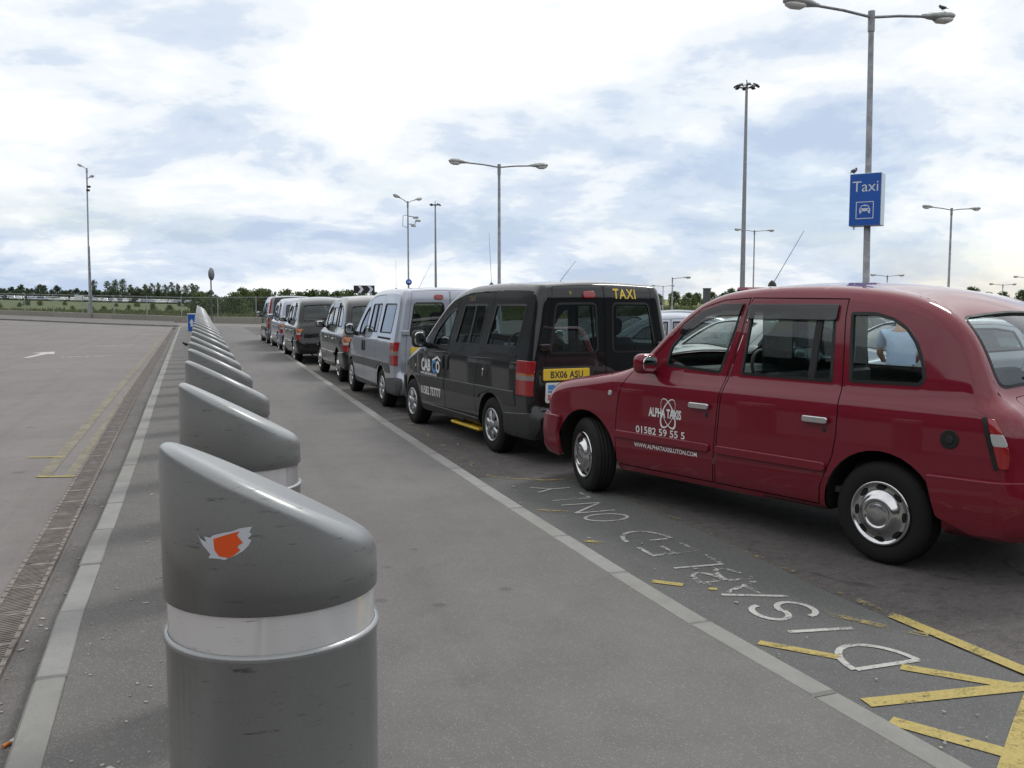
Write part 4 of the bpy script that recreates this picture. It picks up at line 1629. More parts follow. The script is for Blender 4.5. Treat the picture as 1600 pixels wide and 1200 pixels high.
    panel("grille", rect(g0, -.30, g1, .30, .03), sh.top, .006, .008, M_CHROME, root, .08)
    MB().tube([(-.35, .42, .24), (-.9, .42, .235)], .022, 10).build("exhaust_pipe", M_CHROME, root)
    MB().box((.9, 0, .42), (3.0, 1.5, .04)).build("cabin_floor", M_TRIM, root)
    seat(root, -.05, 0, 1.25, .62, None, False)
    seat(root, 1.35, -.36, .5)
    MB().box((1.10, 0, .80), (.05, 1.45, .72), None, .02).build("partition", M_TRIM, root)
    MB().box((1.10, 0, 1.40), (.012, 1.36, .46), None, .004).build("partition_screen", M_GLASS_D, root)
    MB().box((1.10, 0, 1.655), (.05, 1.30, .05), None, .01).build("partition_rail", M_TRIM, root)
    MB().box((2.12, 0, 1.0), (.40, 1.45, .28), None, .08).build("dashboard", M_TRIM, root)
    steering(root, 1.86, -.36, 1.10)
    for x_, w_ in ((0, 'r'), (2.886, 'f')):
        for sd in (1, -1):
            make_wheel('cab', .335, .19, root, (x_, sd * .755, .335), sd)
    return root, sh


# ------------------------------------------------------------------ minibus-style van taxi
def van_taper(x, z):
    x = np.asarray(x, float)
    f = np.clip((x - 2.1) / 1.4, 0, 1)
    r = np.clip((-.4 - x) / .7, 0, 1)
    return 1 - .11 * f ** 2 - .025 * r ** 2


VAN_TOP = [
    (3.16, .25, .05, 0), (3.34, .265, .12, .03), (3.44, .33, .19, .08), (3.47, .46, .22, .11), (3.465, .60, .22, .11), (3.43, .68, .20, .10), (3.38, .79, .17, .08), (3.22, .915, .14, .06),
    (2.95, 1.01, .12, .05), (2.70, 1.075, .11, .05), (2.50, 1.125, .09, .05), (2.38, 1.165, .07, .05), (2.15, 1.335, .06, .07), (1.90, 1.515, .06, .07), (1.65, 1.675, .06, .05),
    (1.44, 1.775, .07, .035), (1.20, 1.845, .08, .03), (.90, 1.888, .08, .03), (.50, 1.905, .08, .03), (0, 1.912, .08, .03), (-.5, 1.905, .08, .03), (-.82, 1.888, .08, .03),
    (-.915, 1.862, .08, .03), (-.945, 1.80, .085, .03), (-.965, 1.60, .09, .03), (-.985, 1.35, .095, .03), (-1.005, 1.05, .10, .03), (-1.015, .80, .10, .03), (-1.02, .585, .10, .03),
    (-1.075, .555, .12, .04), (-1.095, .50, .13, .04), (-1.095, .38, .12, .04), (-1.06, .295, .09, .02), (-.95, .262, .05, 0), (-.72, .262, .03, 0)]
VAN_BOT = [(-.72, .262)] + arch_pts(0, .315, .372, .262) + [(1.4, .26)] + arch_pts(2.80, .315, .372, .25) + [(3.16, .25)]
VAN_HW = [(0, .82), (.2, .845), (.34, .880), (.5, .894), (.72, .900), (.95, .898), (1.08, .888), (1.18, .868), (1.5, .806), (1.9, .735), (2.2, .68)]


def make_van(paint, clad, tall_lamps=False):
    sh = Shape(VAN_TOP, VAN_BOT, VAN_HW, van_taper, (11,))
    root = empty("van_taxi")
    B = [(1.225, 1.755), (1.30, 1.42), (1.405, 1.10), (1.45, .80), (1.47, .50), (1.47, .33)]
    doorF = [(2.33, 1.02), (2.40, .80), (2.415, .55), (2.405, .33)] + B[::-1] + [(1.42, 1.715), (1.63, 1.615), (1.88, 1.455), (2.10, 1.285), (2.27, 1.13)]
    B2 = [(x - .014, z) for x, z in B]
    slide = B2 + [(.445, .33), (.44, .67), (.395, .92), (.345, 1.12), (.20, 1.64), (.135, 1.822), (.7, 1.812), (1.05, 1.785)]
    winF = fillet([(1.95, 1.135), (1.405, 1.118), (1.325, 1.38), (1.245, 1.625), (1.40, 1.612), (1.60, 1.515), (1.83, 1.36), (1.925, 1.255)], .03)
    winM = fillet([(1.02, 1.672), (.315, 1.680), (.405, 1.20), (1.175, 1.185)], .035)
    winQ = fillet([(.075, 1.680), (-.72, 1.680), (-.645, 1.21), (.205, 1.20)], .04)
    s0, s1 = sh.s_at(z=1.20), sh.s_at(z=1.72)
    r0, r1 = sh.s_at(z=1.69, rear=True), sh.s_at(z=1.16, rear=True)
    d0, d1 = sh.s_at(z=1.862, rear=True), sh.s_at(z=.60, rear=True)
    h0, h1 = sh.s_at(z=.80), sh.s_at(z=1.15)
    ws = fillet([(s0, -.74), (s1, -.72), (s1, .72), (s0, .74)], .07)
    rl = fillet([(r0, .11), (r1, .085), (r1, .70), (r0, .68)], .075)
    rr = rl * np.array([1, -1])
    dl_ = fillet([(d0, .003), (d1, .003), (d1, .735), (d0, .735)], .04)
    dr_ = dl_ * np.array([1, -1])
    hood = fillet([(h0, -.60), (h1, -.76), (h1, .76), (h0, .60)], .06)
    doors_ = build_shell(root, sh, paint, [(winF, 0), (winM, 1), (winQ, None)], [doorF, slide], [ws, rl, rr], [dl_, dr_, hood], glass=M_GLASS_D, glass_top=M_GLASS_D)
    for sd in (1, -1):
        dF, dS = (doors_[0], doors_[1]) if sd > 0 else (doors_[2], doors_[3])
        for ch in dF.children:
            if ch.name.startswith("window") and "seal" not in ch.name:
                ch.data.materials[0] = M_GLASS
        panel("window_divider", fillet([(.705, 1.195), (.745, 1.195), (.68, 1.675), (.64, 1.675)], .004), sh.side, .003, .014, M_RUB, dS, .06, sd)
        for xa, xb, d in ((1.50, 1.56, dF), (1.33, 1.385, dS)):
            panel("door_handle", rect(xa, .86, xb, 1.03, .02), sh.side, .016, .018, M_BLKP, d, .03, sd, .02)
        # side rubbing band and sills
        panel("side_moulding", fillet([(1.485, .60), (2.405, .585), (2.39, .715), (1.470, .730)], .012), sh.side, .012, .014, clad, dF, .07, sd)
        panel("side_moulding", fillet([(.455, .605), (1.445, .60), (1.435, .730), (.445, .735)], .012), sh.side, .012, .014, clad, dS, .07, sd)
        panel("side_moulding", fillet([(.43, .605), (.425, .738), (-.62, .748), (-.66, .60), (-.36, .60), (-.30, .645), (0, .715), (.30, .645), (.345, .60)], .008), sh.side, .012, .014, clad, root, .07, sd)
        panel("side_moulding", fillet([(2.425, .60), (2.42, .712), (2.62, .712), (2.50, .61)], .01), sh.side, .012, .014, clad, root, .07, sd)
        panel("sill_trim", rect(.41, .268, 2.38, .345, .01), sh.side, .008, .010, clad, root, .07, sd)
        panel("slide_track", rect(-.65, 1.112, .27, 1.142, .006), sh.side, .004, .004, M_GAP, root, .06, sd)
        panel("side_repeater", disc(2.62, .83, .018, 14), sh.side, .008, .008, M_LAMP_W, root, .02, sd, .01)
        # lamps on the rear corner
        for za, zb, mt in ((.955, 1.085, M_LAMP_R), (.935, .952, M_LAMP_O), (.89, .932, M_LAMP_S), (.73, .887, M_LAMP_R)):
            panel("tail_lamp", rect(-.995, za, -.70, zb, .006), sh.side, .009, .012, mt, root, .02, sd, .012)
        if tall_lamps:
            panel("tall_tail_lamp", fillet([(-.955, 1.10), (-.80, 1.10), (-.74, 1.80), (-.90, 1.80)], .02), sh.side, .010, .012, M_LAMP_R, root, .02, sd, .015)
        # bumpers
        panel("rear_bumper", fillet([(-.37, .275), (-1.03, .285), (-1.085, .40), (-1.085, .53), (-.98, .545), (-.40, .50)], .03), sh.side, .022, .024, clad, root, .05, sd)
        panel("front_bumper", fillet([(3.17, .265), (3.40, .32), (3.455, .46), (3.44, .66), (3.19, .66), (3.21, .45)], .03), sh.side, .018, .02, clad, root, .05, sd)
        # mirror
        m = MB().ell((2.06, sd * 1.03, 1.22), (.055, .095, .115), 20, 12, True, None, .6)
        m.tube([(2.10, sd * .84, 1.13), (2.08, sd * .90, 1.13), (2.06, sd * .97, 1.16)], [.05, .04, .035], 8)
        mo = m.build("door_mirror", M_BLKP, root)
        MB().ell((2.006, sd * 1.032, 1.22), (.006, .075, .092), 18, 8, True, None, .7).build("mirror_glass", M_MIRROR, mo)
        MB().ell((3.33, sd * .62, .78), (.09, .17, .085), 18, 10, True, None, .8).build("head_lamp", M_LAMP_W, root)
        # hinges on the rear corner
        sz = sh.s_at(z=1.235, rear=True)
        p, n = sh.top(np.array([(sz, sd * .73)]))
        MB().box((p[0][0] - .01, sd * (abs(p[0][1]) + .035), p[0][2]), (.07, .12, .075), None, .012).build("hinge", paint, root)
    for dd in (.50, .41, .32):
        pass
    sb0, sb1 = sh.s_at(z=.545, rear=True), sh.s_at(z=.32, rear=True)
    panel("rear_bumper", fillet([(sb0, -.79), (sb1, -.79), (sb1, .79), (sb0, .79)], .02), sh.top, .020, .02, clad, root, .09)
    f0, f1 = sh.s_at(z=.32), sh.s_at(z=.63)
    panel("front_bumper", rect(f0, -.79, f1, .79, .02), sh.top, .018, .02, clad, root, .09)
    sp_ = sh.s_at(z=.965, rear=True)
    sb = sh.s_at(z=1.765, rear=True)
    panel("brake_lamp", rect(sb - .028, .14, sb + .028, .30, .026), sh.top, .018, .018, M_LAMP_R, root, .04, 1, .012)
    MB().box((.9, 0, .40), (3.2, 1.55, .04)).build("cabin_floor", M_TRIM, root)
    seat(root, 1.40, -.40, .5, .68)
    seat(root, 1.40, .40, .5, .68)
    for y_ in (-.45, .45):
        seat(root, -.25, y_, .62, .68)
    MB().box((2.15, 0, .98), (.45, 1.5, .30), None, .08).build("dashboard", M_TRIM, root)
    steering(root, 1.90, -.40, 1.10)
    for x_ in (0, 2.80):
        for sd in (1, -1):
            make_wheel('van', .315, .20, root, (x_, sd * .775, .315), sd)
    return root, sh


# ------------------------------------------------------------------ ordinary hatchback
def hatch_taper(x, z):
    x = np.asarray(x, float)
    z = np.asarray(z, float)
    f = np.clip((x - 2.0) / 1.3, 0, 1)
    r = np.clip((-.1 - x) / .6, 0, 1)
    return 1 - .12 * f ** 2 - .10 * r ** 2


HAT_TOP = [(3.0, .22, .05, 0), (3.2, .25, .14, .05), (3.28, .40, .22, .12), (3.27, .55, .22, .12), (3.18, .70, .18, .08), (2.9, .82, .14, .05), (2.5, .90, .11, .05), (2.25, .95, .08, .05),
           (1.95, 1.14, .06, .06), (1.6, 1.33, .07, .05), (1.3, 1.42, .09, .03), (.9, 1.46, .10, .03), (.4, 1.45, .10, .03), (0, 1.40, .11, .03), (-.3, 1.30, .12, .04), (-.48, 1.12, .13, .05),
           (-.58, .92, .15, .05), (-.62, .75, .17, .06), (-.66, .60, .18, .06), (-.66, .42, .18, .06), (-.60, .27, .10, .02), (-.42, .24, .04, 0)]
HAT_BOT = [(-.42, .24)] + arch_pts(0, .29, .345, .24) + [(1.2, .22)] + arch_pts(2.5, .29, .345, .22) + [(3.0, .22)]
HAT_HW = [(0, .78), (.2, .80), (.4, .84), (.7, .845), (.88, .825), (1.0, .79), (1.2, .73), (1.45, .63), (1.8, .55)]


def make_hatch(paint):
    sh = Shape(HAT_TOP, HAT_BOT, HAT_HW, hatch_taper, (7,))
    root = empty("parked_car")
    doorF = [(2.12, .90), (2.15, .55), (2.10, .30), (1.08, .29), (1.05, .70), (1.05, .95), (1.0, 1.375), (1.3, 1.355), (1.6, 1.24), (1.95, 1.02)]
    doorR = [(1.035, .29), (1.035, .95), (.985, 1.375), (.5, 1.385), (.1, 1.33), (.02, 1.0), (.16, .75), (.36, .60), (.39, .29)]
    winF = fillet([(1.82, .985), (1.09, .955), (1.05, 1.325), (1.28, 1.305), (1.56, 1.195)], .03)
    winR = fillet([(1.0, .955), (.965, 1.325), (.5, 1.325), (.20, 1.28), (.08, 1.0)], .03)
    s0, s1 = sh.s_at(z=.985), sh.s_at(z=1.36)
    r0, r1 = sh.s_at(z=1.29, rear=True), sh.s_at(z=.96, rear=True)
    ws = fillet([(s0, -.72), (s1, -.70), (s1, .70), (s0, .72)], .07)
    rw = fillet([(r0, -.62), (r1, -.66), (r1, .66), (r0, .62)], .09)
    build_shell(root, sh, paint, [(winF, 0), (winR, 1)], [doorF, doorR], [ws, rw], [], .08, M_GLASS_D, M_GLASS_D)
    for sd in (1, -1):
        panel("tail_lamp", fillet([(-.36, .92), (-.52, .92), (-.60, .72), (-.50, .70)], .02), sh.side, .006, .008, M_LAMP_R, root, .04, sd)
        panel("head_lamp", fillet([(2.85, .74), (3.12, .66), (3.16, .56), (2.95, .60)], .02), sh.side, .006, .008, M_LAMP_W, root, .04, sd)
        MB().ell((1.90, sd * .90, .98), (.05, .09, .06), 12, 8).build("door_mirror", paint, root)
    p0 = sh.s_at(z=.62, rear=True)
    plate(root, sh.top, p0, 0, .5, "", M_PLATE_Y)
    MB().box((.9, 0, .35), (2.6, 1.4, .04)).build("cabin_floor", M_TRIM, root)
    for x_, y_ in ((1.1, -.36), (1.1, .36), (.2, 0)):
        b = seat(root, x_, y_, .5 if y_ else 1.2, .5)
        b.location = (0, 0, -.16)
    for x_ in (0, 2.5):
        for sd in (1, -1):
            make_wheel('car', .29, .18, root, (x_, sd * .73, .29), sd)
    return root, sh
# ================================================================== bollards
def bollard_paint():
    m, nt, out = new_mat("bollard_paint")
    t = NT(nt)
    p = t.pos(obj=True)
    n = t.noise(p, 2.5, 6, 0.6)
    sc = t.noise(t.pos((6, 6, 40), True), 2.2, 5, 0.7, .4)
    col = t.mix(t.ramp(n, [(.3, 0.), (.7, 1.)]), (0.255, 0.264, 0.264), (0.305, 0.314, 0.314))
    col = t.mix(t.ramp(sc, [(.61, 0.), (.68, .8)]), col, (0.07, 0.07, 0.07))
    fl = t.noise(p, 700, 1, .5)
    col = t.mix(t.ramp(fl, [(.45, 0.), (.7, .35)]), col, (0.45, 0.45, 0.46))
    r = t.ramp(n, [(.3, .32), (.7, .42)])
    nt.links.new(t.bsdf(col, r, 0.45, 0.3, .5, None, .2), out.inputs[0])
    return m


def band_mat():
    m, nt, out = new_mat("steel_band")
    t = NT(nt)
    sc = t.noise(t.pos((9, 9, 60), True), 2.0, 6, .7, .5)
    col = t.mix(t.ramp(sc, [(.62, 0.), (.70, .75)]), (0.82, 0.82, 0.84), (0.16, 0.16, 0.17))
    nt.links.new(t.bsdf(col, .15, .60, .5, .6, None, .06), out.inputs[0])
    return m


M_BOL, M_BAND = bollard_paint(), band_mat()
BR = 0.225


def bollard_proto():
    root = empty("bollard")
    zh, zl = 1.325, 1.085         # high (left) and low (right) side of the slanted top
    nseg = 64

    def zp(x):
        return (zh + zl) / 2 - (zh - zl) / 2 * x / BR
    prof = []                      # (radius, drop below slanted plane)
    rr = .034
    for k in range(7):
        a = RAD(90 * k / 6)
        prof.append((BR - rr + rr * math.cos(a), rr * (1 - math.sin(a))))
    V, F = [], []
    rows = [('w', BR, .990)] + [('p', r_, d_) for r_, d_ in prof] + [('p', BR * f, -.002 * (1 - f)) for f in (.6, .4, .2, .02)]
    for kind, r_, q in rows:
        for j in range(nseg):
            a = 2 * math.pi * j / nseg
            x_, y_ = r_ * math.cos(a), r_ * math.sin(a)
            V.append((x_, y_, q if kind == 'w' else zp(x_) - q))
    for i in range(len(rows) - 1):
        for j in range(nseg):
            F.append((i * nseg + j, i * nseg + (j + 1) % nseg, (i + 1) * nseg + (j + 1) % nseg, (i + 1) * nseg + j))
    F.append(tuple(range((len(rows) - 1) * nseg, len(rows) * nseg)))
    k = len(V)
    for j in range(nseg):          # underside return of the cap
        a = 2 * math.pi * j / nseg
        V.append(((BR - .012) * math.cos(a), (BR - .012) * math.sin(a), .990))
    for j in range(nseg):
        F.append((j, k + j, k + (j + 1) % nseg, (j + 1) % nseg))
    mesh_obj("sloped_cap", V, F, M_BOL, root, True)
    MB().lathe([(BR - .007, .995), (BR - .007, .905)], nseg).build("steel_band", M_BAND, root)
    MB().lathe([(BR - .004, 0), (BR - .002, .895), (BR + .003, .899), (BR + .003, .907), (BR - .010, .909)], nseg).build("sleeve", M_BOL, root)
    MB().lathe([(BR + .004, .9045), (BR + .0042, .9075), (BR - .006, .911)], nseg).build("band_lip", M_BOL, root)
    return root


bp = bollard_proto()
ORD = ["nearest", "second", "third", "fourth", "fifth", "sixth", "seventh", "eighth", "ninth", "tenth", "eleventh", "twelfth"]
for k in range(36):
    o = bp if k == 0 else copy_tree(bp)
    y_ = 2.04 + 1.69 * k
    o.location = (.137 + .0016 * y_, y_, .10)
    ht = float(np.interp(y_, [2, 5, 10, 20, 40, 61], [1.0, .978, .945, .955, 1.0, 1.07]))
    o.scale = (1, 1, ht)
    o.rotation_euler = (0, 0, RAD(9))
    if k:
        o.rotation_euler = (random.uniform(-.006, .006), random.uniform(-.006, .006), RAD(9) + random.uniform(-.05, .05))
    if k == 0:
        lb = "large grey slant-topped bollard in the foreground with a torn orange and white sticker"
    elif k < 12:
        lb = f"grey slant-topped bollard, {ORD[k]} in the row counting from the camera"
    else:
        lb = "small slant-topped bollard in the crowded far end of the row"
    tag(o, lb, "bollard", "slant-topped bollards along the pavement")
# torn sticker on the nearest cap
stk_w = [(-.052, .020), (-.040, -.002), (-.020, -.022), (-.026, -.030), (.0, -.030), (.012, -.032), (.035, -.022), (.052, -.012), (.064, .0), (.070, .012), (.062, .014), (.071, .024), (.066, .028), (.072, .040), (.045, .036), (.030, .030), (.010, .026), (-.012, .020), (-.02, .014), (-.034, .016), (-.030, .004), (-.044, .010)]
stk_o = [(-.012, .012), (-.010, -.012), (0, -.024), (.022, -.027), (.034, -.020), (.046, -.010), (.040, -.002), (.052, .006), (.046, .014), (.040, .022), (.046, .030), (.030, .026), (.012, .020)]


def on_cyl(pts, a0, z0, off):
    # local frame of the cylinder seen from the camera side
    return [((BR + off) * math.cos(a0 + u / BR), (BR + off) * math.sin(a0 + u / BR), z0 + v) for u, v in pts]


def sticker(name, pts, mat, off, par):
    lp = densify(np.array(pts), .01)
    P, T, _ = tri_region(lp if area2(lp) > 0 else lp[::-1], [], .012)
    return mesh_obj(name, on_cyl(P * .92, RAD(231.0), 1.134, off), T, mat, par)


st = sticker("sticker", stk_w, simple("sticker_white", (.55, .57, .62), .6), .0010, bp)
sticker("sticker_print", stk_o, simple("sticker_orange", (.72, .085, .010), .55), .0018, st)
bp["label"] = "large grey slant-topped bollard in the foreground with a torn orange and white sticker"

# ================================================================== lamps and masts
M_POLE = simple("lamp_column", (0.245, 0.252, 0.268), 0.5, 0.4, 0, .5, .42, 7, .1)
M_HEAD = simple("lantern_grey", (0.33, 0.345, 0.34), 0.45, 0, .1, .5, .15, 6)
M_BOWL = simple("lantern_bowl", (0.62, 0.60, 0.57), 0.25, 0, .4)
M_STAIN = simple("bird_lime", (.6, .6, .58), .8)


def lantern(root, p, dirx, diry, tilt, s=1.0):
    """street lantern at the end of an arm, long axis along (dirx,diry)"""
    az = math.atan2(diry, dirx)
    q = Matrix.Rotation(az, 3, 'Z') @ Matrix.Rotation(-tilt, 3, 'Y')
    b = MB()
    prof = [(-.10, .045, .045), (0, .07, .06), (.12, .12, .09), (.32, .16, .115), (.52, .165, .11), (.64, .13, .08), (.70, .05, .03)]
    n = 14
    V, F = [], []
    for x_, wy_, hz_ in prof:
        for j in range(n):
            a = 2 * math.pi * j / n
            zc = math.sin(a) * hz_
            if zc < 0:
                zc *= .55
            V.append(q @ Vector((x_ * s, math.cos(a) * wy_ * s, zc * s)) + Vector(p))
    for i in range(len(prof) - 1):
        for j in range(n):
            F.append((i * n + j, i * n + (j + 1) % n, (i + 1) * n + (j + 1) % n, (i + 1) * n + j))
    F += [tuple(range(n))[::-1], tuple(range((len(prof) - 1) * n, len(prof) * n))]
    b.add(V, F, True)
    h = b.build("lantern", M_HEAD, root)
    V, F = [], []
    for x_, wy_, hz_ in [(.22, .07, .03), (.32, .13, .085), (.50, .14, .095), (.62, .10, .06), (.67, .03, .01)]:
        for j in range(n):
            a = 2 * math.pi * j / n
            V.append(q @ Vector((x_ * s, math.cos(a) * wy_ * s, (-.045 + min(0, math.sin(a)) * hz_) * s)) + Vector(p))
    for i in range(4):
        for j in range(n):
            F.append((i * n + j, i * n + (j + 1) % n, (i + 1) * n + (j + 1) % n, (i + 1) * n + j))
    MB().add(V, F, True).build("lamp_bowl", M_BOWL, h)
    return h


def lamp_post(loc, h, arm, az, label, group, heads=(1, -1), rise=.10, base_z=0.0, s=1.0, stain=False, r0=.085):
    root = empty("street_lamp", (loc[0], loc[1], base_z))
    b = MB()
    b.tube([(0, 0, 0), (0, 0, 1.3), (0, 0, 1.32), (0, 0, h)], [r0 * 1.25, r0 * 1.25, r0 * .85, r0 * .62], 12)
    b.tube([(0, 0, h - .3), (0, 0, h + .10)], [r0 * .8, r0 * .8], 12)
    b.build("column", M_POLE, root)
    d = Vector((math.cos(az), math.sin(az), 0))
    for sg in heads:
        e = d * sg * arm + Vector((0, 0, h + rise))
        MB().tube([(0, 0, h - .02), tuple(d * sg * arm * .5 + Vector((0, 0, h + rise * .6))), tuple(e)], .030 * s, 8).build("arm", M_POLE, root)
        lantern(root, tuple(e), d.x * sg, d.y * sg, math.atan2(rise, arm) * .8, s)
    tag(root, label, "street lamp", group)
    return root


LG = "double-arm street lamps"
taxi_lamp = lamp_post((13.07, 15.83), 7.40, 1.35, 0, "tall double-arm lamp post carrying the blue taxi sign", LG)
taxi_lamp.rotation_euler = (0, RAD(-.9), RAD(0))
lamp_post((11.42, 35.32), 7.0, 1.35, 0, "double-arm lamp post rising behind the black van's roof", LG)
lamp_post((40.22, 41.98), 6.85, 1.35, 0, "double-arm lamp post at right, just beyond the taxi sign", LG, s=.95)
lamp_post((47.44, 72.5), 8.0, 1.35, 0, "small double-arm lamp post half hidden by the tall floodlight mast", LG)
cctv = lamp_post((13.11, 59.76), 8.1, .75, RAD(35), "double-arm lamp post with cameras on brackets, above the silver van", LG, r0=.075, s=.85, rise=.25)
b = MB()
b.tube([(0, 0, 7.25), (.35, -.1, 7.2), (.42, -.1, 7.12)], .03, 6).tube([(0, 0, 6.75), (.42, -.1, 6.7), (.5, -.1, 6.95)], .03, 6).tube([(0, 0, 7.3), (-.30, .05, 7.28), (-.34, .05, 6.6), (0, 0, 6.5)], .022, 6)
b.build("camera_bracket", M_POLE, cctv)
for c_, r_ in (((.48, -.15, 7.15), -.3), ((.62, -.2, 6.95), .2), ((.30, -.25, 6.62), .5)):
    MB().box(c_, (.36, .13, .14), Matrix.Rotation(r_, 3, 'Z'), .03).build("security_camera", M_HEAD, cctv)
ll = lamp_post((-8.95, 89.7), 13.0, .35, RAD(150), "slim tall lamp post standing alone at far left on the verge", LG, heads=(1,), r0=.095, s=.85, rise=.22, base_z=float(gz(-9.2, 89.7)))
MB().tube([(0, 0, 12.2), (.3, -.5, 12.3)], .03, 6).build("arm", M_POLE, ll)
lantern(ll, (.3, -.5, 12.3), .5, -.86, .1, .9)
for c_ in ((.08, -.1, 11.2), (.16, -.2, 11.5)):
    MB().box(c_, (.30, .18, .18), None, .04).build("security_camera", M_BLKP, ll)
MB().box((0, -.16, .95), (.34, .30, 1.1), None, .04).build("base_cabinet", M_HEAD, ll)
ll.rotation_euler = (0, RAD(.9), 0)
p = empty("marker_post", (-8.75, 89.0, float(gz(-8.75, 89))))
MB().tube([(0, 0, 0), (0, 0, 6.3)], [.10, .075], 10).build("pole", M_POLE, p)
MB().lathe([(.075, 6.28), (.08, 6.34), (0, 6.40)], 10).build("pole_cap", M_POLE, p)
tag(p, "plain grey pole beside the tall lamp post at far left", "pole")


def pos_ud(bear, d):
    return d * math.sin(RAD(bear)), d * math.cos(RAD(bear))


for bear, d, h, arm, lb in ((28.45, 91, 2.75 + 1.2, 1.3, "tiny single-arm lamp in the distance between the black van and the red cab"),
                            (27.9, 140, 4.0, 1.2, "tiny double-arm lamp above the hedge right of the black van"),
                            (40.6, 98, 4.2, 1.3, "tiny lamp just above the red cab's roof, right of the taxi sign"),
                            (46.45, 125, 3.7, 1.35, "tiny double-arm lamp above the rear of the red cab"),
                            (47.6, 120, 4.4, 1.3, "tiny lamp at the right edge of the picture"),
                            (45.4, 150, 2.9, 1.3, "faint tiny lamp behind the red cab's roof end")):
    x_, y_ = pos_ud(bear, d)
    lamp_post((x_, y_), h, arm, 0, lb, LG, heads=(1,) if "single" in lb else (1, -1), r0=.08)

M_FLOOD = simple("floodlight_dark", (.055, .06, .065), .5, .3)


def mast(loc, h, r, nl, rad, label):
    root = empty("floodlight_mast", (loc[0], loc[1], 0))
    MB().tube([(0, 0, 0), (0, 0, h * .5), (0, 0, h)], [r, r * .72, r * .45], 14).build("mast_pole", M_POLE, root)
    b = MB()
    b.tube([(rad * .75 * math.cos(a), rad * .75 * math.sin(a), h - .15) for a in np.linspace(0, 2 * math.pi, 17)], .05, 6, False)
    for k in range(nl):
        a = 2 * math.pi * k / nl + .4
        b.tube([(0, 0, h - .35), (rad * .75 * math.cos(a), rad * .75 * math.sin(a), h - .15)], .04, 6)
    b.tube([(0, 0, h - .1), (0, 0, h + .55)], .05, 6)
    b.build("head_frame", M_FLOOD, root)
    for k in range(nl):
        a = 2 * math.pi * k / nl + .4
        R_ = Matrix.Rotation(a, 3, 'Z') @ Matrix.Rotation(RAD(28), 3, 'Y')
        MB().box((rad * math.cos(a), rad * math.sin(a), h - .12), (.50, .46, .17), R_, .05).build("floodlight", M_FLOOD, root)
    tag(root, label, "floodlight mast", "floodlight masts")
    return root


mast((56.83, 88.97), 25.0, .30, 8, 1.15, "very tall floodlight mast with a ring of lamps, left of the taxi sign")
mast((41.66, 166.71), 19.5, .26, 4, 1.0, "distant floodlight mast between the camera lamp and the double-arm lamp")

# ------------------------------------------------------------------ signs
M_BLUE = simple("sign_blue", (0.012, 0.095, 0.42), .35, 0, .3, .5, .06, 3)
M_ALU = simple("sign_aluminium", (.50, .55, .60), .35, .6, 0, .5, .15, 6, .1)
M_SIGNW = simple("sign_white", (.62, .66, .72), .5)
ts = empty("taxi_sign", (13.01, 15.85, 3.77), RAD(-52.1))
tag(ts, "blue box sign reading Taxi with a white car symbol, on the lamp post", "sign")
MB().box((0, 0, 0), (.62, .34, 1.05), None, .008).build("sign_box", M_ALU, ts)
fc = MB().box((0, -.173, 0), (.60, .008, 1.03)).build("sign_face", M_BLUE, ts)
v, f = text_mesh("Taxi", .30, xscale=.98)
v[:, 0] -= (v[:, 0].min() + v[:, 0].max()) / 2
kx = .50 / (v[:, 0].max() - v[:, 0].min())
mesh_obj("lettering", [(a * kx, -.1785, .16 + b_ * kx) for a, b_ in v], f, M_SIGNW, fc)
fr = MB()
for (cx, cz, sx, sz) in ((0, -.05, .345, .016), (0, -.38, .345, .016), (-.165, -.215, .016, .330), (.165, -.215, .016, .330)):
    fr.box((cx, -.1785, cz), (sx, .003 + .0005 * (sx > .1), sz))
# car symbol: body, cabin outline, wheels, lamps
fr.add([(-.105, -.179, -.235), (.105, -.179, -.235), (.112, -.179, -.20), (.095, -.179, -.175), (-.095, -.179, -.175), (-.112, -.179, -.20)], [(0, 1, 2, 3, 4, 5)])
for sx in (-1, 1):
    fr.box((sx * .085, -.1785, -.256), (.036, .003, .044))
    fr.add([(sx * .095, -.179, -.176), (sx * .070, -.179, -.128), (sx * .058, -.179, -.135), (sx * .080, -.179, -.176)], [(0, 1, 2, 3)])
fr.box((0, -.1787, -.126), (.145, .003, .016)).box((0, -.1787, -.112), (.05, .003, .016))
fr.build("car_symbol", M_SIGNW, fc)
lm = MB()
for sx in (-1, 1):
    lm.add([(sx * .072 + .017 * math.cos(a), -.1815, -.204 + .014 * math.sin(a)) for a in np.linspace(0, 2 * math.pi, 13)[:-1]], [tuple(range(12))])
lm.build("symbol_lamps", M_BLUE, fc)
MB().box((-.22, -.10, -.56), (.03, .03, .07)).build("clip", M_SIGNW, ts)

cs = empty("chevron_sign", (10.28, 60.19, 0), RAD(-10.0))
tag(cs, "black and white chevron board above the far taxis", "sign")
for sx in (-.4, .4):
    MB().tube([(sx, .04, 0), (sx, .04, 2.62)], .038, 8).build("post", M_GALV, cs)
MB().box((0, 0, 2.52), (1.34, .03, .50), None, .01).build("board", simple("sign_black", (.012, .012, .012), .5), cs)
for k in range(2):
    x0 = -.25 + .62 * k
    pts = [(x0 - .16, 2.75), (x0 + .04, 2.75), (x0 + .22, 2.52), (x0 + .04, 2.29), (x0 - .16, 2.29), (x0 + .02, 2.52)]
    mesh_obj("chevron", [(a, -.018, b_) for a, b_ in pts], [(0, 1, 2, 5), (5, 2, 3, 4)], M_SIGNW, cs)

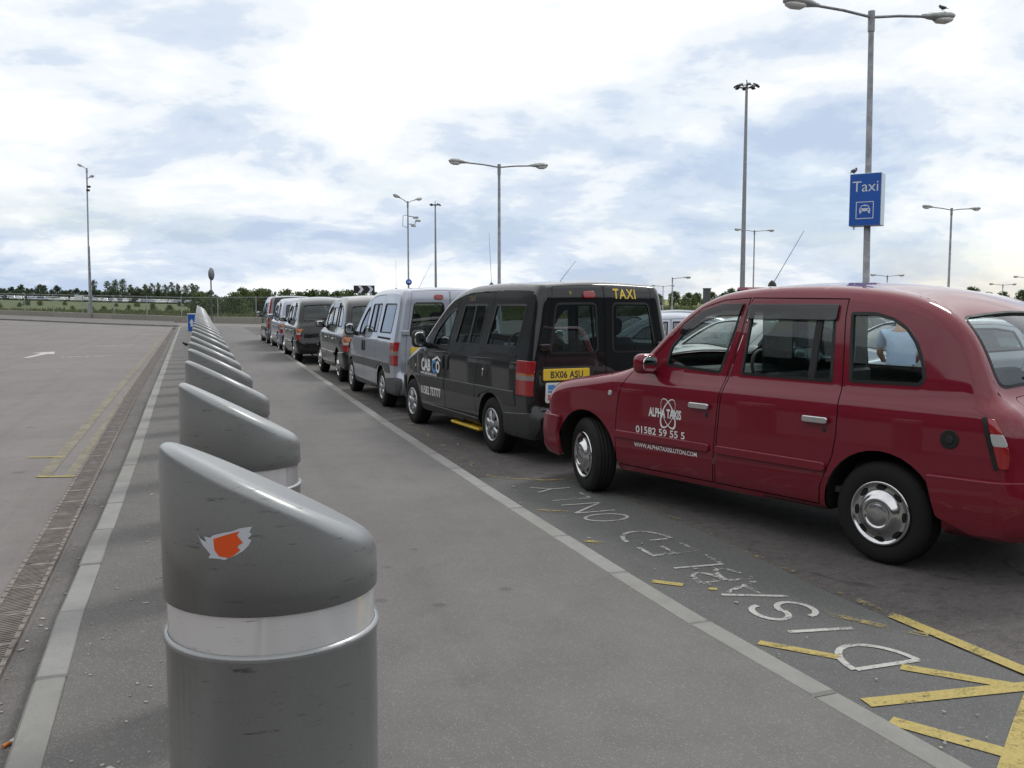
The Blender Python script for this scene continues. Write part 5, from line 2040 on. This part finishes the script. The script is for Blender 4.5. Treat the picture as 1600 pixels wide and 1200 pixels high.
bs = empty("blue_disc_sign", (12.96, 59.0, 0), RAD(-12))
tag(bs, "small round blue direction sign above the silver van", "sign")
MB().tube([(0, .05, 0), (0, .05, 3.0)], .035, 8).build("post", M_GALV, bs)
MB().lathe([(0, -.01), (.20, -.01), (.20, .015), (0, .015)], 24, 'y', (0, 0, 2.98)).build("disc", M_BLUE, bs)
mesh_obj("arrow", [(-.11, -.013, 2.955), (.01, -.013, 2.955), (.01, -.013, 2.90), (.12, -.013, 2.98), (.01, -.013, 3.06), (.01, -.013, 3.005), (-.11, -.013, 3.005)], [(0, 1, 2, 3, 4, 5, 6)], M_SIGNW, bs)

rs = empty("round_sign", (.94, 63.0, .1), RAD(62))
tag(rs, "grey back of a round sign on a thin pole past the bollards", "sign")
MB().tube([(0, .04, 0), (0, .04, 3.80)], .045, 8).build("post", simple("sign_post_dark", (.10, .105, .11), .5, .3), rs)
MB().lathe([(0, -.012), (.40, -.012), (.40, .012), (0, .012)], 28, 'y', (0, 0, 3.38)).build("disc", simple("sign_back_grey", (.13, .135, .14), .6, .3), rs)

ks = empty("keep_sign", (-.16, 32.15, .1), RAD(-50))
tag(ks, "small blue rectangular board with a white border beside the bollard row", "sign")
MB().tube([(0, .01, .92), (.02, .20, .92)], .03, 8).tube([(0, .01, .75), (.02, .20, .75)], .03, 8).build("bracket", M_GALV, ks)
MB().box((0, 0, .92), (.44, .02, .62), None, .02).build("board", M_SIGNW, ks)
bd = MB().box((0, -.012, .92), (.38, .004, .56)).build("blue_panel", M_BLUE, ks)
MB().add([(-.06, -.0155, .80), (.06, -.0155, .80), (.06, -.0155, .93), (.12, -.0155, .93), (0, -.0155, 1.05), (-.12, -.0155, .93), (-.06, -.0155, .93)], [(0, 1, 2, 3, 4, 5, 6)]).build("arrow", M_SIGNW, bd)

gp = empty("grey_post", (25.93, 44.01, 0))
tag(gp, "short square dark grey post showing above the car between van and red cab", "post")
MB().box((0, 0, 1.2), (.34, .30, 2.4), None, .03).build("post_body", simple("post_grey", (.075, .085, .085), .6, 0, 0, .4, .1, 4), gp)
MB().box((0, 0, 2.42), (.37, .33, .05), None, .01).build("post_cap", M_BLKP, gp)

# ================================================================== the taxi rank
def place(o, xy, head, z=0.0):
    o.location = (xy[0], xy[1], z)
    o.rotation_euler = (0, 0, RAD(90 + head))
    return o


cab, cabS = make_cab(M_RED)
van, vanS = make_van(M_BLACK, simple("van_cladding_dark", (.030, .031, .032), .42, 0, 0, .5, .12, 8, .06))
hatch, hatS = make_hatch(M_SILV)
TG = "taxis queuing along the kerb"

cabs = []
for xy, hd, pm, lb in (((3.70, 20.03), .5, M_DGREY, "dark grey London-style cab parked just ahead of the silver van"),
                       ((3.41, 26.6), .5, M_BLACK, "black London-style cab, third from the head of the queue"),
                       ((3.44, 32.2), .4, M_LILAC, "pale lilac-grey London-style cab, second from the head of the queue")):
    c = copy_tree(cab, None, {"paint_red": pm})
    place(c, xy, hd)
    tag(c, lb, "taxi", TG)
    if pm is not M_LILAC:
        for sd in (1, -1):
            panel("bumper_cover", fillet([(-.33, .29), (-.90, .30), (-.94, .45), (-.94, .60), (-.36, .60)], .03), cabS.side, .013, .016, M_BLKP, c, .06, sd)
    for sd in (1, -1):
        for za, zb, mt in ((.865, .965, M_LAMP_O), (.815, .862, M_LAMP_W), (.68, .812, M_LAMP_R)):
            panel("rear_lamp", fillet([(-.775, za), (-.865, za), (-.855, zb), (-.76, zb)], .02), cabS.side, .022, .024, mt, c, .025, sd, .015)
    cabs.append(c)
place(cab, (4.97, 5.11), 18.1)
tag(cab, "dark red London-style cab at right with white lettering on its front door", "taxi", TG)

vs2 = copy_tree(van, None, {"paint_black": M_SILV, "van_cladding_dark": M_CLAD})
place(vs2, (3.70, 14.97), 1.2)
tag(vs2, "silver van taxi directly ahead of the black van", "taxi", TG)
v7 = copy_tree(van, None, {"paint_black": M_VGREY, "van_cladding_dark": M_CLAD})
place(v7, (3.41, 37.3), .3)
tag(v7, "grey van at the head of the queue with tall red rear lamps", "taxi", TG)
for sd in (1, -1):
    panel("tall_tail_lamp", fillet([(-.99, 1.10), (-.86, 1.10), (-.82, 1.82), (-.935, 1.82)], .02), vanS.side, .012, .014, M_LAMP_R, v7, .03, sd, .02)
s2, s3 = vanS.s_at(z=1.85, rear=True), vanS.s_at(z=.62, rear=True)
panel("tailgate", rect(s2, -.74, s3, .74, .05), vanS.top, .010, .012, M_BLACK, v7, .09)
place(van, (4.0, 10.05), 6.0)
tag(van, "black van taxi with CAB CO lettering, behind the red cab's nose", "taxi", TG)

# ------------------------------------------------------------------ red cab lettering and fittings
dF = [c for c in cab.children if c.name.split('.')[0] == "door"]
door_red = min(dF, key=lambda o_: -np.mean([v_.co.x for v_ in o_.data.vertices]) - 10 * (np.mean([v_.co.y for v_ in o_.data.vertices]) > 0))
put_text("lettering_name", "ALPHA TAXIS", cabS.side, 2.06, .775, .098, M_VINYL, door_red, bold=.0035, xscale=.60, off=.004)
put_text("lettering_phone", "01582 59 55 5", cabS.side, 2.215, .622, .080, M_VINYL, door_red, bold=.0012, xscale=1.18, off=.004)
put_text("lettering_web", "WWW.ALPHATAXISLUTON.COM", cabS.side, 2.235, .500, .048, M_VINYL, door_red, bold=.0008, xscale=.96, off=.003)
for rot, w0 in ((28, .013), (-28, .013)):
    V, F = [], []
    for i in range(49):
        a = 2 * math.pi * i / 48
        ww = .002 + .0075 * (.5 + .5 * math.cos(a + (0.8 if rot > 0 else 2.4)))
        for s_ in (-1, 1):
            ex, ez = (.058 + s_ * ww * .7) * math.cos(a), (.128 + s_ * ww) * math.sin(a)
            V.append((1.85 - (ex * math.cos(RAD(rot)) - ez * math.sin(RAD(rot))), .81 + ex * math.sin(RAD(rot)) + ez * math.cos(RAD(rot))))
    for i in range(48):
        F.append((2 * i, 2 * i + 1, 2 * i + 3, 2 * i + 2))
    pos, n = cabS.side(np.array(V), 1)
    mesh_obj("logo_ring", pos + n * (.0025 if rot > 0 else .0032), F, M_VINYL, door_red)
for c in cab.children:
    if c.name.split('.')[0] == "wheel" and c.location.x > 2:
        c.rotation_euler.z += RAD(-20)


def whip(root, p, tip, base=True):
    b = MB().tube([p, tip], [.0028, .0016], 6)
    if base:
        b.lathe([(.035, p[2] - .01), (.028, p[2] + .015), (.010, p[2] + .035), (0, p[2] + .04)], 12, 'z', (p[0], p[1], 0))
    return b.build("whip_aerial", M_BLKP, root)


whip(cab, (1.32, .30, 1.832), (1.22, .05, 2.26))
whip(van, (1.05, .42, 1.905), (1.08, .44, 2.55))
whip(van, (-.55, .30, 1.925), (-.68, .18, 2.14), False)
whip(vs2, (.9, .42, 1.905), (.9, .42, 2.4))
whip(vs2, (-.4, .35, 1.92), (-.7, .22, 2.3), False)

# ------------------------------------------------------------------ black van lettering and fittings
dF = [c for c in van.children if c.name.split('.')[0] == "door"]
door_blk = min(dF, key=lambda o_: -np.mean([v_.co.x for v_ in o_.data.vertices]) - 10 * (np.mean([v_.co.y for v_ in o_.data.vertices]) > 0))
put_text("lettering_name", "CAB", vanS.side, 2.335, .795, .215, M_VINYL, door_blk, bold=.010, xscale=.86, off=.004)
put_text("lettering_name", "O", vanS.side, 1.76, .795, .205, M_VINYL, door_blk, bold=.010, xscale=.82, off=.0055)
V, F = [], []
for i in range(15):
    a = RAD(40 + 280 * i / 14)
    for r_ in (.045, .092):
        V.append((1.825 - r_ * math.cos(a), .868 + r_ * math.sin(a)))
for i in range(14):
    F.append((2 * i, 2 * i + 1, 2 * i + 3, 2 * i + 2))
pos, n = vanS.side(np.array(V), 1)
mesh_obj("lettering_name", pos + n * .0045, F, M_VINYL_B, door_blk)
roof_l = np.array([(1.90, .955), (1.71, 1.005), (1.57, .955), (1.575, .93), (1.71, .975), (1.88, .930)])
pos, n = vanS.side(roof_l, 1)
mesh_obj("logo_roof", pos + n * .005, [(0, 1, 4, 5), (1, 2, 3, 4)], M_VINYL, door_blk)
put_text("lettering_web", "www.cabcoluton.co.uk", vanS.side, 2.345, .742, .062, M_VINYL, door_blk, bold=.0015, xscale=1.12, off=.014)
put_text("lettering_phone", "01582 737777", vanS.side, 2.375, .475, .155, M_VINYL, door_blk, bold=.004, xscale=.86, off=.004)
put_text("lettering_taxi", "TAXI", vanS.side, .93, 1.712, .085, simple("old_gold_vinyl", (.20, .15, .06), .5), van, xscale=1.1, off=.003)
# rear door: TAXI, plate, notice, fuel flap, ramp step
sT = vanS.s_at(z=1.735, rear=True)
v, f = text_mesh("TAXI", .135, xscale=1.05, spacing=1.18, bold=.003)
P = np.stack([sT - v[:, 1], -.14 - v[:, 0]], 1)
pos, n = vanS.top(P)
mesh_obj("lettering_taxi", pos + n * .004, f, M_VINYL_Y, van)
sp_ = vanS.s_at(z=.945, rear=True)
panel("plate_surround", rect(sp_ - .075, .17, sp_ + .08, .765, .03), vanS.top, .012, .014, M_BLKP, van, .08)
plate(van, vanS.top, sp_, .485, .535, "BX06 ASU", M_PLATE_Y, .022)
nt_ = panel("licence_plate", rect(sp_ + .085, .46, sp_ + .29, .72, .015), vanS.top, .012, .012, M_PLATE_W, van, .08)
for i, (a0, a1, b0, b1, mt) in enumerate(((.105, .155, .70, .62, M_VINYL_B), (.165, .185, .70, .64, M_VINYL_B), (.205, .265, .70, .62, simple("notice_pink", (.62, .16, .22), .5)), (.12, .26, .60, .48, simple("notice_grey", (.42, .42, .45), .5)))):
    panel("notice_print", np.array([(sp_ + a0, b0), (sp_ + a1, b0), (sp_ + a1, b1), (sp_ + a0, b1)]), vanS.top, .0135 + .0002 * i, .0015, mt, nt_, .08)
plate(vs2, vanS.top, sp_, .39, .52, "", M_PLATE_Y, .02)
plate(v7, vanS.top, sp_ + .05, 0, .52, "", M_PLATE_Y, .02)
fl = panel("fuel_flap", disc(.17, .91, .085, 22, .8), vanS.side, .003, .004, M_BLKP, van, .04, 1, .02)
MB().ell((.19, .905, .90), (.012, .012, .05), 10, 8).build("flap_latch", M_CHROME, fl)
sn = vanS.s_at(z=1.79, rear=True)
panel("number_six_disc", disc(sn, .48, .02, 12), vanS.top, .004, .004, simple("old_gold_vinyl", (.2, .15, .06)), van, .02, 1, .01)
MB().box((.90, .74, .20), (.92, .24, .038), None, .015).build("side_step", simple("step_yellow", (.58, .38, .015), .55, 0, 0, .4, .15, 9), van)
MB().box((.90, .66, .245), (.85, .06, .06)).build("step_hanger", M_UNDER, van)

# ================================================================== other cars beyond the rank
CG = "parked cars beyond the taxi lane"
hat_specs = [((9.9, 16.6), 75, M_SILV, "silver car seen through the red cab's front door window"), ((9.9, 13.4), 96, M_WHITEP, "pale car seen through the red cab's rear door window"),
             ((11.6, 11.2), 84, M_SILV, "silver car seen through the red cab's quarter window behind the man"), ((12.6, 8.6), 100, M_WHITEP, "white car seen through the red cab's rear window"),
             ((13.0, 22.2), 70, M_BLACK, "black car whose roof shows between the black van and the red cab"), ((15.5, 19.0), 80, M_VGREY, "grey car farther back, glimpsed through the red cab's windows"),
             ((17.0, 14.0), 88, M_SILV, "silver car in the second row, glimpsed through the cab's glass")]
for i, (xy, hd, pm, lb) in enumerate(hat_specs):
    c = hatch if i == 0 else copy_tree(hatch, None, {"paint_silver": pm})
    place(c, xy, hd)
    tag(c, lb, "car", CG)

# tiny cars of the far car park: one mesh, simple body with dark glass
fb = MB()
fb.box((0, 0, .55), (4.2, 1.7, .62), None, .18)
fb.box((-.2, 0, 1.08), (2.3, 1.5, .55), None, .24)
far_b = fb.build("far_car", M_WHITEP)
MB().box((-.2, 0, 1.10), (2.06, 1.53, .30), None, .10).build("glass", simple("far_glass", (.03, .035, .04), .2), far_b)
MB().lathe([(.30, -.86), (.30, .86)], 12, 'y', (1.3, 0, .30)).lathe([(.30, -.86), (.30, .86)], 12, 'y', (-1.3, 0, .30)).build("wheels", M_TYRE, far_b)
first = True
for k in range(78):
    bear = -11.2 + .155 * k + random.uniform(-.04, .04)
    if random.random() < .12:
        continue
    d = 322 + random.uniform(-6, 12)
    x_, y_ = pos_ud(bear, d)
    c = far_b if first else copy_tree(far_b, None, {"paint_white": random.choice([M_WHITEP, M_WHITEP, M_SILV, M_SILV, M_LILAC, M_BLACK])})
    first = False
    c.location = (x_, y_, float(gz(x_, y_)) - .05)
    c.rotation_euler = (0, 0, RAD(random.choice([80, 95, 100, 270, 10])))
    tag(c, "tiny pale car in the far car park beyond the fence", "car", "tiny cars in the far car park")
hut = empty("white_hut", (*pos_ud(-6.1, 312), float(gz(*pos_ud(-6.1, 312)))), RAD(10))
tag(hut, "small white flat-roofed van among the far parked cars", "van")
MB().box((-.6, 0, 1.15), (2.6, 1.9, 1.7), None, .12).build("box_body", M_WHITEP, hut)
MB().box((1.3, 0, .85), (1.3, 1.8, 1.1), None, .2).build("cab", M_WHITEP, hut)
MB().lathe([(.34, -.95), (.34, .95)], 12, 'y', (1.2, 0, .34)).lathe([(.34, -.95), (.34, .95)], 12, 'y', (-1.3, 0, .34)).build("wheels", M_TYRE, hut)

# ================================================================== man in a blue shirt
def skinned(name, joints, edges, mat, parent, sub=2):
    me = bpy.data.meshes.new(name)
    me.from_pydata([j[0] for j in joints], edges, [])
    o = link(bpy.data.objects.new(name, me), parent)
    me.materials.append(mat)
    md = o.modifiers.new("skin", 'SKIN')
    for d_, j in zip(me.skin_vertices[0].data, joints):
        r_ = j[1]
        d_.radius = r_ if isinstance(r_, tuple) else (r_, r_)
    me.skin_vertices[0].data[0].use_root = True
    md.use_smooth_shade = True
    s_ = o.modifiers.new("sub", 'SUBSURF')
    s_.levels = s_.render_levels = sub
    return o


M_SKIN = simple("skin", (.42, .24, .17), .55)
M_SHIRT = simple("shirt_blue", (.40, .51, .70), .8, 0, 0, .3, .1, 6)
M_TROU = simple("trousers_navy", (.018, .022, .035), .85)
M_SHOE = simple("shoe_black", (.012, .012, .012), .5)
M_HAIR = simple("hair_grey", (.16, .15, .14), .8)
man = empty("person", (8.35, 9.45, 0), RAD(-40))
tag(man, "person in a light blue shirt and dark trousers leaning forward, seen through the cab", "person")
# local: +y is the way the person leans
J = [((0, 0, .95), (.09, .07)), ((0, .08, 1.12), (.125, .09)), ((0, .22, 1.28), (.135, .09)), ((0, .30, 1.36), .07), ((0, .38, 1.42), .06), ((0, .46, 1.47), (.085, .10)), ((0, .50, 1.56), (.08, .095)),
     ((.10, 0, .88), .075), ((.11, .02, .50), .055), ((.11, -.02, .10), .045), ((.12, .12, .045), (.045, .035)),
     ((-.10, 0, .88), .075), ((-.11, -.02, .50), .055), ((-.11, -.06, .10), .045), ((-.12, .08, .045), (.045, .035)),
     ((.20, .25, 1.30), .06), ((.25, .32, 1.05), .045), ((.20, .50, .95), .034), ((.19, .58, .93), (.040, .022)),
     ((-.20, .25, 1.30), .06), ((-.25, .32, 1.05), .045), ((-.20, .50, .95), .034), ((-.19, .58, .93), (.040, .022))]
E_ = [(0, 1), (1, 2), (2, 3), (3, 4), (4, 5), (5, 6), (0, 7), (7, 8), (8, 9), (9, 10), (0, 11), (11, 12), (12, 13), (13, 14), (2, 15), (15, 16), (16, 17), (17, 18), (2, 19), (19, 20), (20, 21), (21, 22)]
fing = []
for sx, wi in ((1, 18), (-1, 22)):
    bx_, by_, bz_ = J[wi][0]
    for k, (dx, ln) in enumerate(((-.030, .070), (-.010, .082), (.010, .078), (.028, .062))):
        a = len(J)
        J.append(((bx_ + dx, by_ + .035, bz_), .009))
        J.append(((bx_ + dx, by_ + .035 + ln * .6, bz_ - .005), .008))
        J.append(((bx_ + dx, by_ + .035 + ln, bz_ - .022), .007))
        E_ += [(wi, a), (a, a + 1), (a + 1, a + 2)]
    a = len(J)
    J.append(((bx_ - sx * .045, by_ - .005, bz_ - .01), .010))
    J.append(((bx_ - sx * .060, by_ + .035, bz_ - .015), .008))
    E_ += [(wi, a), (a, a + 1)]
body_o = skinned("body", J, E_, M_SKIN, man)
skinned("shirt", [((0, -.02, .78), (.185, .140)), ((0, 0, .93), (.190, .142)), ((0, .08, 1.12), (.182, .137)), ((0, .22, 1.28), (.195, .135)), ((0, .285, 1.345), .085), ((.20, .25, 1.30), .078), ((.25, .31, 1.10), .066), ((-.20, .25, 1.30), .078), ((-.25, .31, 1.10), .066)],
        [(0, 1), (1, 2), (2, 3), (3, 4), (3, 5), (5, 6), (3, 7), (7, 8)], M_SHIRT, man)
skinned("trousers", [((0, 0, 1.02), (.165, .120)), ((0, 0, .90), (.165, .125)), ((.095, 0, .80), .105), ((.11, .02, .50), .085), ((.11, -.02, .09), .068), ((-.095, 0, .80), .105), ((-.11, -.02, .50), .085), ((-.11, -.06, .09), .068)],
        [(0, 1), (1, 2), (2, 3), (3, 4), (1, 5), (5, 6), (6, 7)], M_TROU, man)
hd = MB().ell((0, .475, 1.59), (.090, .105, .085), 16, 10)
hd.build("hair", M_HAIR, man)
for sx, y0 in ((.12, .06), (-.12, .02)):
    MB().ell((sx, y0, .045), (.052, .135, .048), 14, 8, True, None, .8).build("shoe", M_SHOE, man)

# ================================================================== birds and litter
M_BIRD = simple("bird_dark", (.022, .022, .026), .5, 0, .1)


def bird(loc, rz, label, s=1.0):
    root = empty("bird", loc, rz)
    b = MB()
    b.ell((0, 0, .085), (.085 * s, .042 * s, .045 * s), 14, 10, True, Matrix.Rotation(RAD(-28), 3, 'Y').to_euler())
    b.ell((.075 * s, 0, .135), (.032 * s, .027 * s, .028 * s), 12, 8)
    b.tube([(.06 * s, 0, .10), (.075 * s, 0, .13)], [.032 * s, .025 * s], 8)
    b.build("body", M_BIRD, root)
    MB().tube([(.10 * s, 0, .135), (.135 * s, 0, .130)], [.008, .001], 6).build("beak", M_LAMP_O, root)
    MB().add([(-.05, -.018, .075), (-.05, .018, .075), (-.16 * s, .022, .030), (-.16 * s, -.022, .030), (-.05, 0, .055), (-.15 * s, 0, .022)], [(0, 1, 2, 3), (0, 3, 5, 4), (1, 4, 5, 2), (2, 5, 3)]).build("tail", M_BIRD, root)
    for sy in (-1, 1):
        MB().tube([(0, .014 * sy, .055), (.005, .014 * sy, 0.0)], .004, 5).build("leg", M_BIRD, root)
        MB().ell((-.012, .036 * sy, .088), (.075 * s, .012, .032 * s), 12, 8, True, Matrix.Rotation(RAD(-24), 3, 'Y').to_euler()).build("wing", M_BIRD, root)
    tag(root, label, "bird", "small dark birds")
    return root


bird((14.72, 15.83, 7.655), RAD(100), "dark bird perched on the right lantern of the taxi lamp post", .85)
bird((13.01 - .25 * math.cos(RAD(52)), 15.88 + .25 * math.sin(RAD(52)), 4.295), RAD(20), "small dark bird perched on the top left corner of the taxi sign", .9)
bird((-.42, 35.6, .10), RAD(200), "small black bird on the pavement left of the bollards", 1.1)

cb = empty("cigarette_butt", (-.735, 3.86, .012), RAD(52))
tag(cb, "orange and white cigarette butt lying against the left kerb", "cigarette")
MB().tube([(-.02, 0, 0), (.012, 0, .002)], .0075, 10).build("filter", simple("cork_tip", (.62, .20, .05), .8), cb)
MB().tube([(.012, 0, .002), (.036, .002, .004)], [.0075, .0065], 10).build("paper", simple("cig_paper", (.7, .7, .68), .8), cb)

# small pale grit and litter flecks
rg = np.random.default_rng(3)
fl = MB()
for k in range(330):
    y_ = 2.2 + 14 * rg.random() ** 1.6
    if k % 3 == 0:
        x_ = poly_at(DR, y_) + .13 + .30 * rg.random() ** 2 * 1.0
        x_ = min(x_, poly_at(LK, y_) - KW - .01)
        z_ = .0075
    elif k % 3 == 1:
        x_ = poly_at(LK, y_) + .02 + .40 * rg.random()
        z_ = .107
    else:
        x_ = poly_at(RK, y_) + KW + .02 + 1.0 * rg.random() ** 1.5
        z_ = .0125
    s_ = .004 + .010 * rg.random() ** 3
    a = rg.random() * 6.28
    fl.box((x_, y_, z_), (s_ * 2.2, s_ * 1.3, .004), Matrix.Rotation(a, 3, 'Z'))
o = fl.build("grit", simple("grit_pale", (.36, .35, .32), .9, 0, 0, .3, .4, 3, 0, False))
tag(o, "pale grit and litter flecks along the kerbs", "grit", kind="stuff")

# ================================================================== terminal across the car park (left of the view, mirrored in the taxis)
term = empty("terminal_building", (-27, 14, 0))
tag(term, "long dark-glazed terminal building left of the car park, mirrored in the taxis", "building")
M_TGL = simple("terminal_glass", (.030, .038, .042), .12, 0, .3)
M_TCL = simple("terminal_cladding", (.11, .113, .117), .5, .2, 0, .5, .1, .5)
MB().box((-8, 0, 5.0), (15.6, 128, 10)).build("wall", M_TCL, term)
MB().box((-6.6, 0, 10.4), (19, 132, .8), None, .1).build("roof", M_TCL, term)
pm = MB().box((0, 0, 0), (.10, 2.88, 7.6), None, .02)
pme = bpy.data.meshes.new("window")
pme.from_pydata(pm.v, [], pm.f)
pme.materials.append(M_TGL)
for k in range(42):
    o = bpy.data.objects.new("window", pme)
    o.location = (-.14, -61.5 + 3.0 * k, 4.6)
    link(o, term)
cm = MB().tube([(0, 0, 0), (0, 0, 10.0)], .16, 10)
cme = bpy.data.meshes.new("column")
cme.from_pydata(cm.v, [], cm.f)
cme.materials.append(M_TCL)
for k in range(11):
    o = bpy.data.objects.new("column", cme)
    o.location = (2.2, -60 + 12 * k, 0)
    link(o, term)

wing = empty("sky_block_wing", (10, -24, 0))  # added out of view: blocks the sky behind, so camera-facing sides turn darker
tag(wing, "dark-glazed terminal wing behind the rank, mirrored in rear windows", "building")
MB().box((0, -6, 4.5), (74, 11.6, 9)).build("wall", M_TCL, wing)
MB().box((0, -5, 9.4), (77, 15, .8), None, .1).build("roof", M_TCL, wing)
pm = MB().box((0, 0, 0), (2.88, .10, 6.8), None, .02)
pme = bpy.data.meshes.new("window")
pme.from_pydata(pm.v, [], pm.f)
pme.materials.append(M_TGL)
for k in range(24):
    o = bpy.data.objects.new("window", pme)
    o.location = (-34.5 + 3.0 * k, -.14, 4.2)
    link(o, wing)
